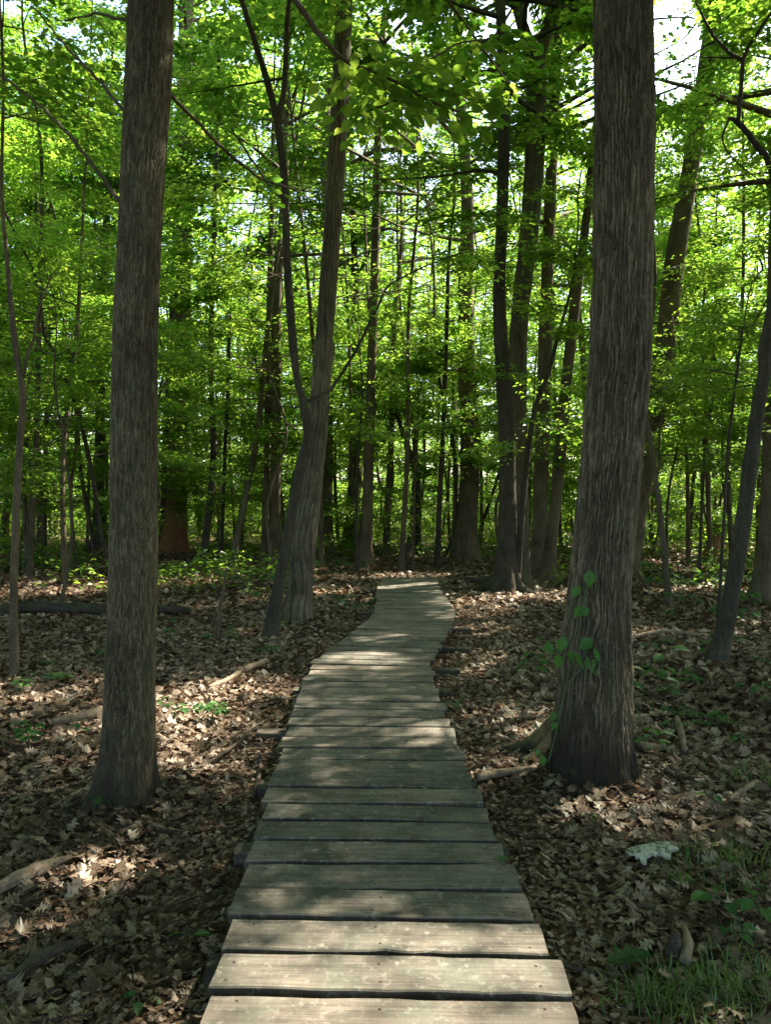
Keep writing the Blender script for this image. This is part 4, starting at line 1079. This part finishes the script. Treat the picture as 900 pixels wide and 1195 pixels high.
# ------------------------------------------------------------------ logs and sticks
def log(name, label, pts, mat_, cat, seed, n=12, step=0.04, ends=0.0, lift=0.85, bump=0.35):
    """pts: (px, py, thickness px) lying on the ground"""
    P = []
    for x, y, w in pts:
        g = on_ground(x, y); r = w * .5 * g[1] / FPX
        P.append([g[0], g[1], gz(g[0], g[1]) + r * lift + .02, r])
    Q = resample(np.array(P), step)
    V, F, F3 = tube(Q[:, :3], Q[:, 3], n, lambda th, s, R: R * bump * (vnoise(th / 6.2832 * 6, s * 3 / max(.05, R.max()) * .12, seed, 6) - .5) + R * bump * .5 * (vnoise(th / 6.2832 * 12, s * 14, seed + 3, 12) - .5))
    m = MB(); b = Q[0, :3].copy(); m.add(V, F, F3)
    o = obj(name, m.mesh(name, smooth=True, off=b), mat_, loc=b)
    return tag(o, label, cat)
log("fallen_log", "long dark rotting log lying across the forest floor behind the left trunk", [(-60, 724, 13), (0, 718, 14), (60, 716, 15), (130, 718, 13), (190, 716, 11), (222, 716, 7)], M_BARK_D, "log", 1, 26, .05, bump=.8)
log("fallen_branch", "pale barkless broken branch lying behind the foot of the left trunk", [(62, 846, 10), (80, 842, 11), (100, 838, 12), (124, 832, 11)], M_DEAD, "branch", 2)
log("fallen_branch", "brown broken branch with a pale end between the left trunk and the boardwalk", [(243, 806, 5), (262, 799, 6), (285, 788, 7), (311, 776, 7)], M_DEAD, "branch", 3)
log("fallen_branch", "split grey weathered branch at the lower left edge on dry leaves", [(-40, 1052, 12), (0, 1036, 17), (40, 1018, 14), (64, 1007, 9), (83, 998, 4)], M_DEAD, "branch", 4, 26, .012, bump=.8, lift=1.0)
log("fallen_branch", "dark curved piece of rotten bark half buried in leaves at bottom left", [(12, 1142, 12), (40, 1122, 16), (70, 1108, 15), (100, 1098, 9)], M_ROT, "branch", 5, 14, .02)
log("fallen_branch", "long thin dark stick pointing at the boardwalk right of the left trunk", [(205, 912, 5), (245, 896, 5), (285, 868, 4), (300, 852, 3)], M_ROT, "stick", 6, 8, .03)
log("fallen_branch", "short curved stick beside the boardwalk's left edge near a sleeper end", [(296, 935, 5), (304, 905, 5), (303, 885, 4)], M_ROT, "stick", 7, 8, .03)
log("fallen_branch", "stout brown stick lying beside the roots of the thickest trunk", [(556, 914, 9), (585, 908, 9), (625, 900, 7)], M_DEAD, "stick", 8, 10, .03)
log("fallen_branch", "pale short stick lying right of the thickest trunk at the right edge", [(852, 928, 5), (866, 917, 7), (884, 905, 7)], M_DEAD, "stick", 9, 10, .02)
log("fallen_branch", "pale bent stick pointing towards the camera right of the thickest trunk", [(790, 835, 6), (795, 852, 8), (799, 872, 7)], M_DEAD, "stick", 10, 10, .02)
log("fallen_branch", "curved barkless root piece standing out of leaves near the bottom right", [(800, 1135, 14), (803, 1115, 12), (801, 1098, 8), (797, 1085, 5)], M_DEAD, "root", 11, 10, .02, lift=1.4)
log("fallen_branch", "dark straight twig beside the boardwalk at bottom right", [(650, 1132, 5), (680, 1138, 5), (715, 1142, 5)], M_ROT, "stick", 12, 8, .02)
log("fallen_branch", "crooked dark stick between the boardwalk and the lichen-covered bark", [(735, 1058, 4), (760, 1062, 5), (790, 1070, 4)], M_ROT, "stick", 13, 8, .02)
log("fallen_branch", "long sunlit stick lying far off behind the right slim dark tree", [(740, 744, 5), (775, 741, 6), (830, 742, 4)], M_DEAD, "stick", 14, 8, .05)

# stub of a dead tree by the grass
tree("tree_stump", "small dark rotten stump among leaves at the bottom right by the grass", [(785, 1120, 22), (786, 1112, 19), (788, 1098, 14), (790, 1088, 7)], M_ROT, n=22, step=0.02, seed=90, top=None, cat="stump", kind='plain', flare=.2, flare_h=.1)

# lichen bark
def bark_flake():
    g = on_ground(760, 1000); w, h = .26, .15
    nx, ny = 18, 9; V = []; rgb = np.random.default_rng(4)
    for j in range(ny):
        for i in range(nx):
            u, v = i / (nx - 1) - .5, j / (ny - 1) - .5
            edge = 1 + .3 * (vnoise(np.array([i * .7]), np.array([j * .9]), 5)[0] - .5)
            x = u * w * edge; y = v * h * edge * (0.55 + 0.45 * math.cos(u * 2.6)) + (vnoise(np.array([i * .5]), np.array([7.0]), 3)[0] - .5) * .05
            V.append((x * math.cos(.45) - y * math.sin(.45), x * math.sin(.45) + y * math.cos(.45), .05 - 3.5 * y * y - .4 * x * x + .004 * rgb.random()))
    top = np.array(V); bot = top.copy(); bot[:, 2] -= .012
    i = (np.arange(ny - 1)[:, None] * nx + np.arange(nx - 1)[None, :]).ravel(); n = len(top)
    F = np.vstack([np.stack([i, i + 1, i + nx + 1, i + nx], -1), np.stack([i + n, i + nx + n, i + nx + 1 + n, i + 1 + n], -1)])
    rim = list(range(nx)) + [nx * j + nx - 1 for j in range(1, ny)] + [nx * (ny - 1) + q for q in range(nx - 2, -1, -1)] + [nx * j for j in range(ny - 2, 0, -1)]
    F = np.vstack([F, [(rim[q], rim[q] + n, rim[(q + 1) % len(rim)] + n, rim[(q + 1) % len(rim)]) for q in range(len(rim))]])
    o = obj("bark_slab", mesh_from("bark_slab", np.vstack([top, bot]), F), M_LICHEN, loc=(g[0], g[1], gz(g[0], g[1]) + .02))
    tag(o, "pale lichen-covered slab of bark lying on leaves right of the boardwalk", "bark")
bark_flake()

# ------------------------------------------------------------------ seedlings, grass
def seedling(label, px, py, h, nl, L, seed, spread=.10, maple=False, group=None, name="seedling"):
    rg = np.random.default_rng(seed); g = on_ground(px, py); b = np.array([g[0], g[1], float(gz(g[0], g[1]))])
    root = thing(name, label, "seedling", b, group)
    st = MB(); P = []; D = []; N = []; LL = []; W = []; T = []
    ns = max(1, nl // 5)
    for q in range(ns):
        a = rg.uniform(0, 6.28); r = rg.uniform(0, spread * (1.6 if ns > 1 else .3)); tip = np.array([math.cos(a) * r, math.sin(a) * r, h * rg.uniform(.7, 1.1)])
        c = resample(np.array([[tip[0] * .2, tip[1] * .2, -.03], tip * .5 + np.array([rg.normal(0, .01), 0, 0]), tip]), .03)
        V, F, F3 = tube(c, np.full(len(c), .003), 5); st.add(V, F, F3)
        m = nl // ns
        for i in range(m):
            la = i * 2.4 + rg.uniform(0, .6); u = .55 + .45 * (i + 1) / m
            p = tip * u; pet = np.array([math.cos(la), math.sin(la), .15]); pl = L * .5 * (1.3 - .5 * u)
            e = p + pet * pl
            V, F, F3 = tube(np.array([p, (p + e) / 2 + [0, 0, .005], e]), np.full(3, .0016), 4); st.add(V, F, F3)
            lobes = [(0, 1.0), (.75, .75), (-.75, .75)] if maple else [(0, 1.0)]
            t0 = rg.uniform(.1, .9)
            for off, sc in lobes:
                P.append(e); D.append([math.cos(la + off), math.sin(la + off), rg.uniform(-.35, .05)]); N.append([rg.normal(0, .2), rg.normal(0, .2) - .15, 1])
                LL.append(L * sc * rg.uniform(.8, 1.2)); W.append(rg.uniform(.26, .33)); T.append(np.clip(t0 + rg.normal(0, .08), 0, 1))
    V, F, TT = leaf_mesh("foliage", np.array(P, float), np.array(D, float), np.array(N, float), np.array(LL), np.array(W), np.array(T), True)
    obj("foliage", mesh_from("foliage", V, F, tint=TT), M_HERB, root)
    obj("stem", st.mesh("stem", smooth=True), M_STEM, root)
seedling("broad cluster of maple-leaved seedlings lit between the left trunk and the boardwalk", 252, 842, .20, 20, .085, 1, .22, True)
seedling("small two-leaved seedling at the foot of the left trunk", 115, 952, .13, 3, .075, 2, .03)
seedling("leafy green plant beside the pale broken branch at the left edge", 30, 872, .18, 24, .07, 3, .20, True)
seedling("dark-leaved low plant near the slender pale-stemmed sapling's foot", 12, 812, .16, 16, .07, 4, .18)
seedling("low green plant behind the left trunk on the left", 75, 792, .16, 14, .07, 5, .25)
seedling("tiny round-leaved seedling left of the boardwalk near the bottom", 217, 1100, .05, 2, .07, 6, .02)
seedling("tiny dark seedling at the bottom left beside the boardwalk's shaded leaves", 165, 1170, .03, 3, .06, 7, .03)
seedling("bushy green plants by the foot of the crooked thin tree", 330, 715, .42, 12, .17, 8, .25)
seedling("low leafy plants left of the shaggy leaning tree's foot", 285, 705, .3, 20, .13, 9, .7)
seedling("low green plants right of the shaggy leaning tree's foot", 385, 712, .25, 24, .11, 10, .8)
seedling("tall leafy seedling rising at the left flank of the thickest trunk", 636, 815, .62, 10, .12, 11, .12)
seedling("leafy seedling cluster behind the left flank of the thickest trunk", 625, 805, .35, 12, .12, 12, .15)
seedling("tall pale-green seedling at the right flank of the thickest trunk", 752, 850, .68, 12, .11, 13, .14)
seedling("lower green seedling right of the thickest trunk's flared foot", 762, 885, .26, 8, .10, 14, .16)
seedling("low bright plants on the floor left of the slim dark leaning tree", 765, 800, .28, 14, .10, 15, .35)
seedling("fern-like low green clump on leaves right of the thickest trunk", 835, 842, .12, 26, .065, 16, .28, True)
seedling("green seedling near the right edge beside the pale short stick", 830, 930, .07, 3, .07, 17, .04)
seedling("small green plant on brown leaves right of the thickest trunk's foot", 690, 955, .05, 6, .05, 18, .06)
seedling("bright leafy plant at the right edge above the grass", 885, 1085, .16, 10, .085, 19, .12)
seedling("pale green sprout beside the grass near the lower right corner", 858, 1105, .12, 6, .07, 20, .07)
seedling("low green leaves by the boardwalk's right edge past the sleepers", 528, 830, .10, 6, .07, 21, .10)
seedling("green plants on the floor at the right edge below the slim leaning tree", 885, 820, .22, 16, .09, 22, .4)
seedling("small seedling among leaves right of the left trunk's foot", 190, 830, .16, 5, .08, 23, .07)
seedling("green plants in the leaf litter behind the right slim dark tree", 872, 735, .3, 22, .13, 24, .7)
for q, (x, y) in enumerate([(30, 668), (70, 664), (110, 672), (165, 668), (250, 690), (300, 688), (690, 664), (775, 700), (800, 715), (815, 690), (860, 668), (880, 690), (760, 672), (400, 668), (350, 672), (20, 650), (55, 652), (95, 652), (790, 672), (845, 715)]):
    seedling("low green seedling clump on the distant forest floor", x, y, .38, 22, .16, 60 + q, .8, False, "low seedling clumps on the distant floor")
rg = np.random.default_rng(611)
for q in range(34):
    x, y = (rg.uniform(745, 895), rg.uniform(690, 880)) if q < 18 else (rg.uniform(5, 120), rg.uniform(690, 900)) if q < 26 else (rg.uniform(190, 330), rg.uniform(690, 800))
    seedling("little green seedling poking through the brown leaf litter", x, y, rg.uniform(.05, .2), int(rg.uniform(4, 11)), rg.uniform(.05, .09), 200 + q, rg.uniform(.04, .16), q % 3 == 0, "little seedlings in the leaf litter")

def grass(px, py, w, n, seed, hmin, hmax):
    rg = np.random.default_rng(seed); g = on_ground(px, py); m = MB()
    X = g[0] + rg.normal(0, w, n); Y = g[1] + rg.normal(0, w * .6, n); a = rg.uniform(0, 6.28, n); H = rg.uniform(hmin, hmax, n); Z = gz(X, Y)
    lean = rg.uniform(.2, 1.1, n); t = np.linspace(0, 1, 5)
    for q, u in enumerate(t): pass
    bl = H[:, None] * t[None]; out = lean[:, None] * H[:, None] * t[None] ** 2
    cx = X[:, None] + np.cos(a)[:, None] * out; cy_ = Y[:, None] + np.sin(a)[:, None] * out; cz = Z[:, None] + bl * (1 - .45 * lean[:, None] * t[None])
    wd = (.0028 * (1 - t ** 2) + .0003)[None]
    sx, sy = -np.sin(a)[:, None] * wd, np.cos(a)[:, None] * wd
    V = np.stack([np.stack([cx + sx, cy_ + sy, cz], -1), np.stack([cx - sx, cy_ - sy, cz], -1)], 2).reshape(-1, 3)
    b = (np.arange(n)[:, None] * 10 + np.arange(4)[None] * 2).ravel()
    return V, np.stack([b, b + 1, b + 3, b + 2], -1), np.repeat(rg.uniform(0, 1, n), 10)
gm = MB()
for (x, y, w, n, hm, hx) in [(820, 1165, .15, 520, .03, .12), (880, 1150, .14, 260, .03, .13), (770, 1170, .10, 140, .03, .09), (795, 1030, .06, 60, .05, .14), (860, 1010, .16, 70, .06, .22), (830, 1000, .12, 36, .06, .2), (890, 1040, .12, 50, .05, .16), (880, 1180, .17, 220, .03, .10), (895, 900, .2, 120, .06, .2)]:
    V, F, T = grass(x, y, w, n, int(x + y), hm, hx); gm.add(V, F, tint=T)
gr = obj("grass", gm.mesh("grass"), M_GRASS); gr["kind"] = "stuff"; gr["label"] = "wispy green woodland grass at the lower right"; gr["category"] = "grass"

# a fallen green oak leaf beside the boards and one stray leaf on them
def single_leaf(label, px, py, z, L, mat_, seed, rot, tint):
    V, F = lobed(seed, 9); g = on_ground(px, py, z); c, s_ = math.cos(rot), math.sin(rot)
    V = V * L; V = np.c_[V[:, 0] * c - V[:, 1] * s_, V[:, 0] * s_ + V[:, 1] * c, np.abs(V[:, 2]) * .5 + .004]
    zz = z if z else float(gz(g[0], g[1])) + .05
    tag(obj("fallen_leaf", mesh_from("fallen_leaf", V, F, tint=np.full(len(V), tint)), mat_, loc=(g[0], g[1], zz)), label, "leaf")
single_leaf("dark green oak leaf lying on the ground right of the sunlit boards", 733, 1130, 0, .19, M_HERB, 3, -1.2, .1)
single_leaf("small green leaf lying on the right end of a boardwalk plank", 586, 1002, DECK_Z + .004, .05, M_HERB, 4, .6, .8)
single_leaf("yellow-tan stray leaf lying on the boardwalk's right edge", 565, 952, DECK_Z + .004, .035, M_DRY, 6, 1.6, .95)
print("leaves total", LEAF_COUNT[0])
